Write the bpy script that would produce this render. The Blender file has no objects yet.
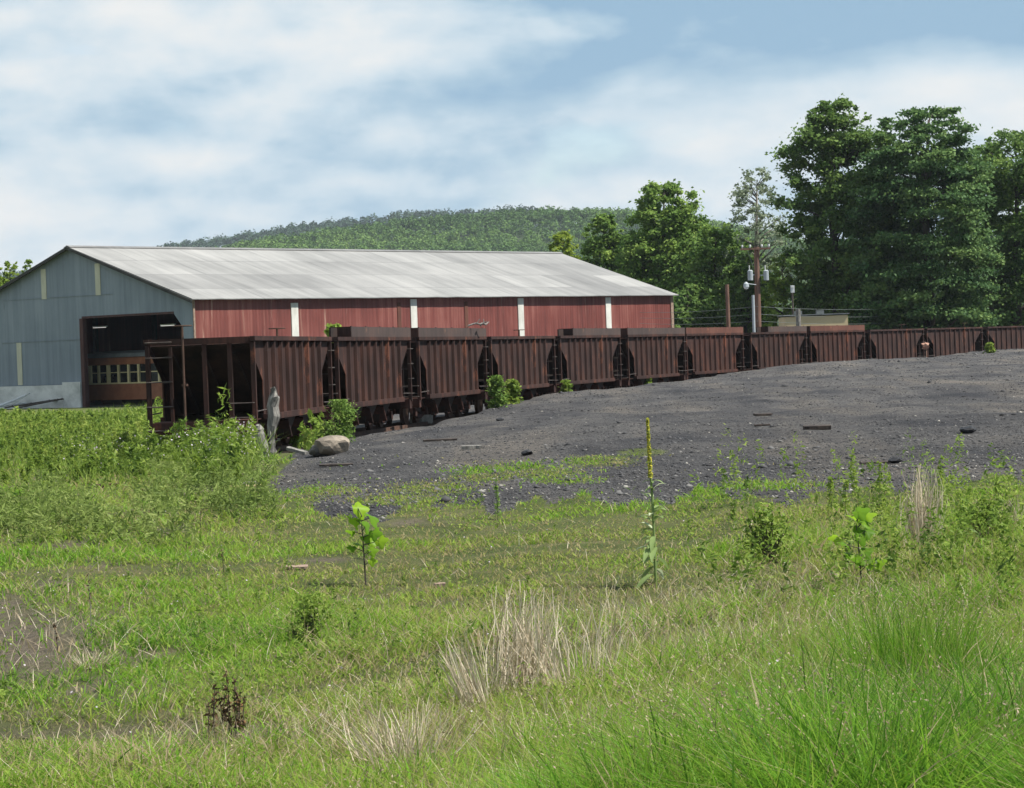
import bpy, bmesh, math, random
import numpy as np
from mathutils import Vector, Matrix

random.seed(7)
rng = np.random.default_rng(11)
scene = bpy.context.scene
COL = scene.collection
R_ = math.radians

# ------------------------------------------------------------------ camera model
W, H, F = 1024, 788, 2500.0
EYE = 2.1
PITCH, ROLL = math.atan(42 / 2500.0), 0.035
fw = np.array([0, math.cos(PITCH), -math.sin(PITCH)])
r0 = np.array([1.0, 0, 0]); u0 = np.array([0, math.sin(PITCH), math.cos(PITCH)])
rt = math.cos(ROLL) * r0 - math.sin(ROLL) * u0
up = math.cos(ROLL) * u0 + math.sin(ROLL) * r0
EY = np.array([0, 0, EYE])

def ray(px, py):
    px = np.asarray(px, float); py = np.asarray(py, float)
    return (fw + np.multiply.outer((px - 512) / F, rt) + np.multiply.outer((394 - py) / F, up))

def at(px, py, Y):
    d = ray(px, py)
    return EY + d * (Y / d[1])

def proj(P):
    v = np.asarray(P, float) - EY
    z = v @ fw
    return 512 + F * (v @ rt) / z, 394 - F * (v @ up) / z

cam = bpy.data.cameras.new('camera')
cam.sensor_width = 36; cam.lens = F / W * 36; cam.clip_start = 0.1; cam.clip_end = 20000
co = bpy.data.objects.new('camera', cam); COL.objects.link(co)
co.matrix_world = Matrix(((rt[0], up[0], -fw[0], 0), (rt[1], up[1], -fw[1], 0), (rt[2], up[2], -fw[2], EYE), (0, 0, 0, 1)))
scene.camera = co

# ------------------------------------------------------------------ materials
def nmat(name):
    m = bpy.data.materials.new(name); m.use_nodes = True
    nt = m.node_tree
    b = nt.nodes['Principled BSDF']
    return m, nt, b

def N(nt, t, **kw):
    n = nt.nodes.new(t)
    for k, v in kw.items():
        if k in n.inputs: n.inputs[k].default_value = v
        else: setattr(n, k, v)
    return n

def ramp(nt, stops, inp):
    r = nt.nodes.new('ShaderNodeValToRGB')
    e = r.color_ramp.elements
    while len(e) > 1: e.remove(e[0])
    e[0].position = stops[0][0]; e[0].color = (*stops[0][1], 1)
    for p, c in stops[1:]:
        x = e.new(p); x.color = (*c, 1)
    nt.links.new(inp, r.inputs[0])
    return r

def mapped(nt, scale, coord='Object'):
    tc = nt.nodes.new('ShaderNodeTexCoord'); mp = nt.nodes.new('ShaderNodeMapping')
    mp.inputs['Scale'].default_value = scale
    nt.links.new(tc.outputs[coord], mp.inputs['Vector'])
    return mp.outputs[0]

def noisy(name, c1, c2, scale=(3, 3, 3), rough=.8, bump=0., detail=6, c3=None, mid=(.35, .65), metallic=0, coord='Object', bscale=None):
    m, nt, b = nmat(name)
    v = mapped(nt, scale, coord)
    n = N(nt, 'ShaderNodeTexNoise', Scale=1.0, Detail=detail, Roughness=.65)
    nt.links.new(v, n.inputs['Vector'])
    st = [(mid[0], c1), (mid[1], c2)] if c3 is None else [(mid[0], c1), ((mid[0] + mid[1]) / 2, c3), (mid[1], c2)]
    r = ramp(nt, st, n.outputs['Fac'])
    nt.links.new(r.outputs[0], b.inputs['Base Color'])
    b.inputs['Roughness'].default_value = rough; b.inputs['Metallic'].default_value = metallic
    b.inputs['Specular IOR Level'].default_value = .25
    if bump:
        bp = N(nt, 'ShaderNodeBump', Strength=bump, Distance=.05)
        nn = n
        if bscale:
            nn = N(nt, 'ShaderNodeTexNoise', Scale=1.0, Detail=5); nt.links.new(mapped(nt, bscale, coord), nn.inputs['Vector'])
        nt.links.new(nn.outputs['Fac'], bp.inputs['Height']); nt.links.new(bp.outputs[0], b.inputs['Normal'])
    return m

def leafmat(name, stops, trans=.45, rough=.6):
    """foliage: colour from the per-face 'tint' attribute, part of the light goes through"""
    m, nt, b = nmat(name)
    a = N(nt, 'ShaderNodeAttribute', attribute_name='tint')
    r = ramp(nt, stops, a.outputs['Fac'])
    nt.links.new(r.outputs[0], b.inputs['Base Color'])
    b.inputs['Roughness'].default_value = rough; b.inputs['Specular IOR Level'].default_value = .12
    t = nt.nodes.new('ShaderNodeBsdfTranslucent'); nt.links.new(r.outputs[0], t.inputs[0])
    mx = nt.nodes.new('ShaderNodeMixShader'); mx.inputs[0].default_value = trans
    nt.links.new(b.outputs[0], mx.inputs[1]); nt.links.new(t.outputs[0], mx.inputs[2])
    nt.links.new(mx.outputs[0], nt.nodes['Material Output'].inputs[0])
    return m

def rust(name, dark, mid_, red, f=.5):
    """weathered hopper steel: broad stains, vertical run marks and bright rust flecks"""
    m, nt, b = nmat(name)
    n1 = N(nt, 'ShaderNodeTexNoise', Scale=1.0, Detail=6, Roughness=.6); nt.links.new(mapped(nt, (.9, .9, .7)), n1.inputs['Vector'])
    n2 = N(nt, 'ShaderNodeTexNoise', Scale=1.0, Detail=5, Roughness=.6); nt.links.new(mapped(nt, (9, 9, .6)), n2.inputs['Vector'])
    ad = N(nt, 'ShaderNodeMath', operation='MULTIPLY_ADD'); ad.inputs[1].default_value = .42
    nt.links.new(n2.outputs['Fac'], ad.inputs[0])
    mu = N(nt, 'ShaderNodeMath', operation='MULTIPLY'); mu.inputs[1].default_value = .58
    nt.links.new(n1.outputs['Fac'], mu.inputs[0]); nt.links.new(mu.outputs[0], ad.inputs[2])
    r = ramp(nt, [(.30, dark), (.5, mid_), (.74, red)], ad.outputs[0])
    n3 = N(nt, 'ShaderNodeTexNoise', Scale=1.0, Detail=8, Roughness=.7); nt.links.new(mapped(nt, (2.2, 2.2, 1.2)), n3.inputs['Vector'])
    fl = ramp(nt, [(.57, (0, 0, 0)), (.70, (1, 1, 1))], n3.outputs['Fac'])
    mx = N(nt, 'ShaderNodeMix', data_type='RGBA'); mx.inputs[7].default_value = (red[0] * 1.6, red[1] * 1.45, red[2] * 1.2, 1)
    nt.links.new(fl.outputs[0], mx.inputs[0]); nt.links.new(r.outputs[0], mx.inputs[6])
    nt.links.new(mx.outputs[2], b.inputs['Base Color'])
    b.inputs['Roughness'].default_value = .85; b.inputs['Specular IOR Level'].default_value = .2
    bp = N(nt, 'ShaderNodeBump', Strength=.4, Distance=.02); nt.links.new(n3.outputs['Fac'], bp.inputs['Height']); nt.links.new(bp.outputs[0], b.inputs['Normal'])
    return m

M = {}
M['rust_dark'] = rust('rust_dark', (0.0133, 0.0079, 0.0065), (0.0343, 0.0172, 0.0141), (0.0947, 0.0379, 0.0252))
M['rust_red'] = rust('rust_red', (0.0155, 0.0085, 0.0069), (0.0400, 0.0186, 0.0149), (0.1104, 0.0408, 0.0265))
M['rust_grey'] = rust('rust_grey', (0.0139, 0.0086, 0.0074), (0.0359, 0.0188, 0.0160), (0.0991, 0.0414, 0.0285))
M['board_rust'] = rust('board_rust', (.055, .026, .020), (.10, .043, .031), (.15, .066, .046))
M['board_grey'] = rust('board_grey', (0.0360, 0.0274, 0.0259), (0.0612, 0.0446, 0.0403), (0.1008, 0.0612, 0.0490))
M['under'] = noisy('under_steel', (.014, .011, .010), (.045, .026, .020), (2, 2, 2))
M['rail'] = noisy('rail_steel', (.05, .03, .022), (.10, .055, .038), (4, 4, 4))
M['worn'] = noisy('worn_iron', (.035, .026, .023), (.10, .08, .07), (5, 5, 5), rough=.7)
M['tie'] = noisy('old_tie_wood', (.03, .025, .02), (.07, .055, .045), (4, 4, 4))
M['grey_wood'] = noisy('weathered_grey_wood', (.07, .066, .06), (.26, .245, .22), (14, 14, 3), bump=.5)
M['dark_wood'] = noisy('dark_charred_wood', (.025, .02, .018), (.075, .058, .048), (8, 8, 8), bump=.4)
M['pale_wood'] = noisy('pale_sawn_wood', (.42, .30, .15), (.60, .47, .28), (6, 6, 12))
M['pink_wood'] = noisy('pinkish_board', (.20, .14, .105), (.30, .215, .165), (8, 8, 8))
M['stone'] = noisy('tan_stone', (.12, .10, .08), (.28, .235, .185), (3, 3, 3), bump=.6, rough=.9)
M['concrete'] = noisy('grey_concrete', (.17, .155, .135), (.27, .25, .22), (7, 7, 7), bump=.3, rough=.9)
M['whitewash'] = noisy('whitewashed_block', (.34, .345, .34), (.60, .60, .59), (.8, .8, 1.2), bump=.15, rough=.9, mid=(.3, .6))
M['white_metal'] = noisy('white_painted', (.45, .46, .46), (.62, .62, .61), (2, 2, 2), rough=.6)
M['cream'] = noisy('cream_panel', (.40, .385, .30), (.52, .50, .40), (1, 1, .6), rough=.5)
M['strip'] = noisy('white_strip_panel', (.46, .45, .40), (.62, .61, .56), (2, 2, .8), rough=.5)
M['trim_red'] = noisy('dull_red_timber', (.05, .025, .024), (.085, .04, .038), (3, 3, .8))
M['inside'] = noisy('dark_inner_lining', (.03, .03, .03), (.06, .058, .055), (1, 1, 1))
M['pole'] = noisy('pole_wood', (.10, .055, .040), (.20, .115, .085), (6, 6, .8), rough=.9)
M['pole_grey'] = noisy('galvanised_steel', (.28, .31, .33), (.38, .41, .43), (2, 2, 1), rough=.5)
M['trafo'] = noisy('grey_tank_paint', (.26, .29, .31), (.33, .36, .38), (3, 3, 3), rough=.5)
M['wire'] = noisy('aluminium_wire', (.13, .145, .14), (.18, .20, .195), (1, 1, 1), rough=.5)
M['tan_roof'] = noisy('tan_sheet', (.48, .38, .22), (.58, .47, .29), (.4, .4, .4))
M['bark'] = noisy('bark', (.035, .028, .022), (.085, .07, .056), (5, 5, 1.2), bump=.5)
M['bark_pale'] = noisy('pale_bark', (.13, .12, .10), (.24, .22, .19), (5, 5, 1.2))
M['glass'] = noisy('dark_pane', (.006, .007, .008), (.02, .02, .02), (1, 1, 1), rough=.15)
M['tram_red'] = noisy('tram_red_paint', (.22, .085, .045), (.31, .125, .065), (2, 2, 2), rough=.4)
M['tram_tan'] = noisy('tram_tan_paint', (.55, .46, .24), (.68, .57, .32), (2, 2, 2), rough=.4)
M['tram_roof'] = noisy('tram_roof_grey', (.10, .11, .11), (.17, .18, .18), (2, 2, 2), rough=.6)
M['foam'] = noisy('faded_orange_scrap', (.26, .14, .10), (.38, .23, .17), (5, 5, 5))
M['twig'] = noisy('green_brown_twig', (.05, .06, .025), (.10, .10, .05), (4, 4, 4))
M['ballast'] = noisy('dark_ballast', (.02, .02, .022), (.06, .058, .06), (9, 9, 9), bump=.4)

m, nt, b = nmat('lit_tube'); b.inputs['Emission Color'].default_value = (1, .97, .9, 1); b.inputs['Emission Strength'].default_value = .3; M['tube'] = m
m, nt, b = nmat('lamp_lens'); b.inputs['Base Color'].default_value = (.8, .8, .8, 1); b.inputs['Roughness'].default_value = .3; M['lens'] = m

def corrugated(name, axis, pitch, c_lo, c_hi, c_mid, streak=(0, 0, 0), seam=None, bump=.5, rough=.6, spots=None, big=.25):
    """sheet metal in object space: axis = the object axis the waves run across"""
    m, nt, b = nmat(name)
    sc = [0.0, 0.0, 0.0]; sc[axis] = 1.0
    w = N(nt, 'ShaderNodeTexWave', wave_type='BANDS', bands_direction='XYZ'[axis], Scale=2 * math.pi / 20 / pitch * 1.0)
    tc = nt.nodes.new('ShaderNodeTexCoord'); nt.links.new(tc.outputs['Object'], w.inputs['Vector'])
    s1 = [4.0, 4.0, 4.0]; s1[2 if axis != 2 else 0] = .22
    n1 = N(nt, 'ShaderNodeTexNoise', Scale=1.0, Detail=6, Roughness=.7); nt.links.new(mapped(nt, streak if any(streak) else s1), n1.inputs['Vector'])
    n2 = N(nt, 'ShaderNodeTexNoise', Scale=1.0, Detail=4); nt.links.new(mapped(nt, (big, big, big)), n2.inputs['Vector'])
    mm = N(nt, 'ShaderNodeMix', data_type='FLOAT'); mm.inputs[0].default_value = .45
    nt.links.new(n1.outputs['Fac'], mm.inputs[2]); nt.links.new(n2.outputs['Fac'], mm.inputs[3])
    r = ramp(nt, [(.36, c_lo), (.5, c_mid), (.64, c_hi)], mm.outputs[0])
    last = r.outputs[0]
    if seam:   # single sheets differ a little in tone, thin dark laps between them
        br = nt.nodes.new('ShaderNodeTexBrick'); br.offset = .5
        br.inputs['Scale'].default_value = 1; br.inputs['Brick Width'].default_value = seam[0]; br.inputs['Row Height'].default_value = seam[1]
        br.inputs['Mortar Size'].default_value = seam[2]; br.inputs['Color1'].default_value = (1, 1, 1, 1); br.inputs['Color2'].default_value = (.72, .72, .725, 1)
        br.inputs['Mortar'].default_value = (.62, .62, .63, 1)
        mp = nt.nodes.new('ShaderNodeMapping'); tc2 = nt.nodes.new('ShaderNodeTexCoord'); nt.links.new(tc2.outputs['UV'], mp.inputs[0]); nt.links.new(mp.outputs[0], br.inputs[0])
        mx = N(nt, 'ShaderNodeMix', data_type='RGBA', blend_type='MULTIPLY'); mx.inputs[0].default_value = 1
        nt.links.new(last, mx.inputs[6]); nt.links.new(br.outputs[0], mx.inputs[7]); last = mx.outputs[2]
    if spots:
        n3 = N(nt, 'ShaderNodeTexNoise', Scale=1.0, Detail=7, Roughness=.7); nt.links.new(mapped(nt, spots[1]), n3.inputs['Vector'])
        fr = ramp(nt, [(spots[2], (0, 0, 0)), (spots[2] + .08, (1, 1, 1))], n3.outputs['Fac'])
        mx = N(nt, 'ShaderNodeMix', data_type='RGBA'); mx.inputs[7].default_value = (*spots[0], 1)
        nt.links.new(fr.outputs[0], mx.inputs[0]); nt.links.new(last, mx.inputs[6]); last = mx.outputs[2]
    nt.links.new(last, b.inputs['Base Color'])
    b.inputs['Roughness'].default_value = rough; b.inputs['Specular IOR Level'].default_value = .3
    bp = N(nt, 'ShaderNodeBump', Strength=bump, Distance=.02); nt.links.new(w.outputs['Fac'], bp.inputs['Height']); nt.links.new(bp.outputs[0], b.inputs['Normal'])
    return m

M['red_sheet'] = corrugated('faded_red_sheet', 0, .25, (.085, .025, .021), (.245, .095, .076), (.152, .043, .035), streak=(3.0, 3.0, .12), spots=((.30, .17, .13), (2.2, 2.2, .10), .60), big=.22)
M['blue_sheet'] = corrugated('blue_grey_sheet', 1, .3, (.13, .158, .195), (.225, .258, .30), (.178, .210, .25), streak=(2.5, 2.5, .12), spots=((.095, .12, .145), (.5, 2.2, .25), .64))
M['roof_sheet'] = corrugated('white_roof_sheet', 0, .3, (.185, .18, .172), (.315, .305, .29), (.25, .243, .232), streak=(1.3, .16, .16), seam=(5.5, 2.9, .035), spots=((.24, .215, .19), (.8, .9, .9), .68), bump=.35)

# ------------------------------------------------------------------ mesh helpers
def link(o, parent=None):
    COL.objects.link(o)
    if parent is not None: o.parent = parent
    return o

def mesh_obj(name, bm, mat, parent=None, smooth=False):
    me = bpy.data.meshes.new(name); bm.to_mesh(me); bm.free()
    if smooth:
        me.polygons.foreach_set('use_smooth', [True] * len(me.polygons))
    if mat is not None: me.materials.append(mat)
    return link(bpy.data.objects.new(name, me), parent)

def np_mesh(name, verts, faces, mat, parent=None, tint=None, nside=4, smooth=False):
    """verts (n,3), faces (m,nside); tint per face"""
    me = bpy.data.meshes.new(name)
    nf = len(faces)
    me.vertices.add(len(verts)); me.vertices.foreach_set('co', np.ascontiguousarray(verts, np.float32).ravel())
    me.loops.add(nf * nside); me.loops.foreach_set('vertex_index', np.ascontiguousarray(faces, np.int32).ravel())
    me.polygons.add(nf)
    me.polygons.foreach_set('loop_start', np.arange(0, nf * nside, nside, dtype=np.int32))
    me.polygons.foreach_set('loop_total', np.full(nf, nside, np.int32))
    if tint is not None:
        a = me.attributes.new('tint', 'FLOAT', 'FACE'); a.data.foreach_set('value', np.ascontiguousarray(tint, np.float32))
    if smooth: me.polygons.foreach_set('use_smooth', np.ones(nf, bool))
    me.update(calc_edges=True)
    if mat is not None: me.materials.append(mat)
    return link(bpy.data.objects.new(name, me), parent)

def box(bm, c, s, rot=None):
    vs = []
    for dx in (-.5, .5):
        for dy in (-.5, .5):
            for dz in (-.5, .5):
                v = Vector((dx * s[0], dy * s[1], dz * s[2]))
                if rot is not None: v = rot @ v
                vs.append(bm.verts.new(v + Vector(c)))
    for f in ((0, 1, 3, 2), (4, 6, 7, 5), (0, 4, 5, 1), (2, 3, 7, 6), (0, 2, 6, 4), (1, 5, 7, 3)):
        bm.faces.new([vs[i] for i in f])
    return vs

def bar(bm, a, b, w, h=None):
    a = Vector(a); b = Vector(b); d = b - a
    q = d.to_track_quat('X', 'Z').to_matrix()
    box(bm, (a + b) / 2, (d.length, w, h or w), q)

def tube(bm, pts, rad, n=8, cap=True):
    pts = [Vector(p) for p in pts]
    if not hasattr(rad, '__len__'): rad = [rad] * len(pts)
    rings = []
    for i, p in enumerate(pts):
        d = (pts[min(i + 1, len(pts) - 1)] - pts[max(i - 1, 0)])
        q = d.to_track_quat('Z', 'Y').to_matrix()
        rings.append([bm.verts.new(p + q @ Vector((rad[i] * math.cos(2 * math.pi * k / n), rad[i] * math.sin(2 * math.pi * k / n), 0))) for k in range(n)])
    for a, b in zip(rings, rings[1:]):
        for k in range(n):
            bm.faces.new((a[k], a[(k + 1) % n], b[(k + 1) % n], b[k]))
    if cap:
        bm.faces.new(rings[0][::-1]); bm.faces.new(rings[-1])

def prism(bm, poly, d0, d1, fn):
    """poly of 2D points extruded between d0 and d1; fn(u, v, d) -> xyz"""
    a = [bm.verts.new(fn(u, v, d0)) for u, v in poly]; b = [bm.verts.new(fn(u, v, d1)) for u, v in poly]
    bm.faces.new(a); bm.faces.new(b[::-1])
    for i in range(len(poly)):
        j = (i + 1) % len(poly); bm.faces.new((a[j], a[i], b[i], b[j]))

def fin(bm):
    bmesh.ops.recalc_face_normals(bm, faces=bm.faces); return bm

def tag(o, label=None, cat=None, group=None, kind=None):
    if label: o['label'] = label
    if cat: o['category'] = cat
    if group: o['group'] = group
    if kind: o['kind'] = kind
    return o

def empty(name, loc, rz=0.):
    o = bpy.data.objects.new(name, None); o.location = loc; o.rotation_euler = (0, 0, rz); o.empty_display_size = .3
    return link(o)

def copy_tree(o, parent=None):
    c = o.copy(); COL.objects.link(c); c.parent = parent
    for ch in list(o.children): copy_tree(ch, c)
    return c

# ------------------------------------------------------------------ the curve of cars
SHEET = 1.85            # height of the side sheets
TLPX = [256.5, 339.8, 420.8, 493, 562.3, 629.8, 688.3, 752.8, 812.5, 872, 929, 989.8, 1052]
PIT = 10.15
Z = F * SHEET / 83.8
corner = [((TLPX[0] - 512) / F * Z, Z)]
for t in TLPX[1:]:
    k = (t - 512) / F; x0, z0 = corner[-1]
    a_, b_, c_ = k * k + 1, -2 * (k * x0 + z0), x0 * x0 + z0 * z0 - PIT * PIT
    z = (-b_ + math.sqrt(b_ * b_ - 4 * a_ * c_)) / 2 / a_
    corner.append((k * z, z))
corner = np.array(corner)
# the roll shifts low/high points sideways a little: keep the top chord on its pixel
head = np.array([math.atan2(*(corner[i + 1] - corner[i])) for i in range(12)])
head = np.convolve(np.r_[2 * head[0] - head[1], head, 2 * head[-1] - head[-2]], [.25, .5, .25], 'valid')
CARW, CARL = 2.5, 9.3
cars_pose = []
for i in range(12):
    h = head[i]; fwd = np.array([math.sin(h), math.cos(h)]); left = np.array([-math.cos(h), math.sin(h)])
    c = corner[i] + fwd * CARL / 2 + left * CARW / 2
    cars_pose.append((c, h))
track = [cars_pose[0][0] - (CARL / 2 + 2.5) * np.array([math.sin(head[0]), math.cos(head[0])])] + [c for c, h in cars_pose]
for k in range(6):
    h = head[-1] + .055 * (k + 1); track.append(track[-1] + 10 * np.array([math.sin(h), math.cos(h)]))
track = np.array(track)

def track_dist(X, Y):
    """signed distance to the track centre line (+ on the camera's side) """
    best = np.full(np.shape(X), 1e9); sg = np.zeros(np.shape(X))
    for a, b in zip(track, track[1:]):
        d = b - a; L2 = d @ d
        t = np.clip(((X - a[0]) * d[0] + (Y - a[1]) * d[1]) / L2, 0, 1)
        dx = X - a[0] - t * d[0]; dy = Y - a[1] - t * d[1]
        q = np.hypot(dx, dy); s = np.sign(dx * d[1] - dy * d[0])
        w = q < best
        best = np.where(w, q, best); sg = np.where(w, s, sg)
    return best * np.where(sg == 0, 1, sg)

def sstep(a, b, x):
    t = np.clip((x - a) / (b - a), 0, 1); return t * t * (3 - 2 * t)

_ns = np.random.default_rng(5)
_wv = [(_ns.normal(size=2) * f, _ns.uniform(0, 6.28), amp) for f, amp in [(.12, .05), (.2, .035), (.5, .02), (.9, .016), (1.7, .014), (3.0, .011), (5.5, .007)] for _ in range(3)]

def gz(X, Y):
    X = np.asarray(X, float); Y = np.asarray(Y, float)
    edge = np.interp(X, [-14, -7, -5.2, -3.7, 0, 5.5, 10, 18, 29, 45], [-.12, -.02, .04, .10, .38, .62, .74, .96, 1.10, 1.2])
    yt = np.interp(X, corner[:, 0], corner[:, 1], left=corner[0, 1], right=corner[-1, 1] + 20)
    near = .5
    t = sstep(26, 1, 1) if False else np.clip((Y - 24) / np.maximum(yt - 30, 5), 0, 1)
    t = t * t * (3 - 2 * t)
    z = near * (1 - t) + edge * t
    nz = sum(a * np.sin(X * w[0] + Y * w[1] + p) for w, p, a in _wv)
    fall = np.clip(1 - (np.hypot(X, Y) - 120) / 100, 0, 1)
    z = z + nz * fall * .9
    d = track_dist(X, Y)
    past = sstep(60, 100, Y)
    u = sstep(2.25 + .2 * np.sin(Y * .9) + .15 * np.sin(Y * 2.3 + X), 1.4, d)     # falls into the track cut, and stays low behind it
    z = z * (1 - u) + u * (-.19)
    for off in (6.5, 8.3, 13.5, 15.3):
        dd = d - off - .8 * np.sin(Y * .05 + off); z = z - .045 * np.exp(-(dd / .22) ** 2) * sstep(50, 60, Y) * (X < 60)
    far = sstep(200, 400, np.hypot(X, Y)); z = z * (1 - far) - .2 * far
    return z

_gx = np.arange(-60, 70.01, .1); _gy = np.arange(3, 235.01, .12)
_GX, _GY = np.meshgrid(_gx, _gy); _GZ = gz(_GX, _GY).astype(np.float32)
def gzl(X, Y):
    """ground height by looking it up in a fine table"""
    fx = np.clip((X + 60) / .1, 0, len(_gx) - 1.001); fy = np.clip((Y - 3) / .12, 0, len(_gy) - 1.001)
    ix = fx.astype(int); iy = fy.astype(int); fx -= ix; fy -= iy
    return (_GZ[iy, ix] * (1 - fx) + _GZ[iy, ix + 1] * fx) * (1 - fy) + (_GZ[iy + 1, ix] * (1 - fx) + _GZ[iy + 1, ix + 1] * fx) * fy

def ghit(px, py):
    d = np.atleast_2d(ray(px, py))
    res = np.full(len(d), 400.0); act = np.arange(len(d)); tt = 5.0
    while tt < 230 and len(act):
        dd = d[act]; P = EY + dd * tt
        below = P[:, 2] < gzl(P[:, 0], P[:, 1])
        if below.any():
            di = dd[below]; a = np.full(below.sum(), tt / 1.03); b = np.full(below.sum(), tt)
            for _ in range(9):
                m_ = (a + b) / 2; Q = EY + di * m_[:, None]
                bl = Q[:, 2] < gzl(Q[:, 0], Q[:, 1]); b = np.where(bl, m_, b); a = np.where(bl, a, m_)
            res[act[below]] = b; act = act[~below]
        tt *= 1.03
    return EY + d * res[:, None], res < 399

def g1(px, py):
    P, ok = ghit([px], [py]); return P[0]

def in_poly(x, y, poly):
    c = np.zeros(np.shape(x), bool); n = len(poly)
    for i in range(n):
        x1, y1 = poly[i]; x2, y2 = poly[(i + 1) % n]
        cr = ((y1 > y) != (y2 > y)) & (x < (x2 - x1) * (y - y1) / (y2 - y1 + 1e-9) + x1)
        c ^= cr
    return c

# where the coal lies, as an outline read on the ground
COALPX = [(262, 494), (300, 508), (340, 516), (400, 512), (440, 508), (500, 503), (560, 502), (640, 500), (700, 497), (800, 497), (860, 492), (920, 486), (1024, 480), (1120, 474), (1700, 452),
          (1700, 280), (330, 300), (330, 432), (300, 445), (290, 465), (272, 480)]
def coal_mask(px, py, soft=6):
    w = 5 * np.sin(px * .045 + 1) + 4 * np.sin(px * .11 + py * .05) + 2.5 * np.sin(px * .27 - py * .2)
    return in_poly(px, py + w, COALPX)
def ell(px, py, cx, cy, rx, ry):
    return np.exp(-(((px - cx) / rx) ** 2 + ((py - cy) / ry) ** 2))
def grass_on_coal(px, py):
    g = np.zeros(np.shape(px))
    for e in ((520, 471, 70, 9), (600, 461, 45, 7), (643, 452, 32, 5), (432, 489, 50, 8), (330, 490, 42, 6), (480, 477, 40, 6), (300, 497, 30, 6), (560, 480, 40, 5), (400, 500, 60, 6), (770, 486, 60, 5)):
        g = np.maximum(g, ell(px, py, *e))
    return g
def bare(px, py):
    g = np.zeros(np.shape(px))
    for e in ((10, 650, 105, 46), (150, 655, 50, 8), (60, 545, 50, 5), (330, 560, 30, 3), (350, 600, 26, 3), (5, 610, 50, 18), (165, 531, 34, 4), (120, 566, 26, 5), (90, 690, 50, 14), (10, 735, 24, 12), (420, 523, 34, 4), (230, 470, 40, 8), (195, 492, 30, 5), (240, 740, 130, 22), (100, 740, 70, 16), (60, 585, 40, 6), (120, 660, 30, 12)):
        g = np.maximum(g, ell(px, py, *e))
    g0 = 1.1 * ell(px, py, 10, 645, 90, 42)
    return np.clip(np.maximum(g0, g * (.75 + .4 * np.sin(px * .09 + py * .21) + .3 * np.sin(px * .23 - py * .33 + 2))), 0, 1.2)

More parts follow.
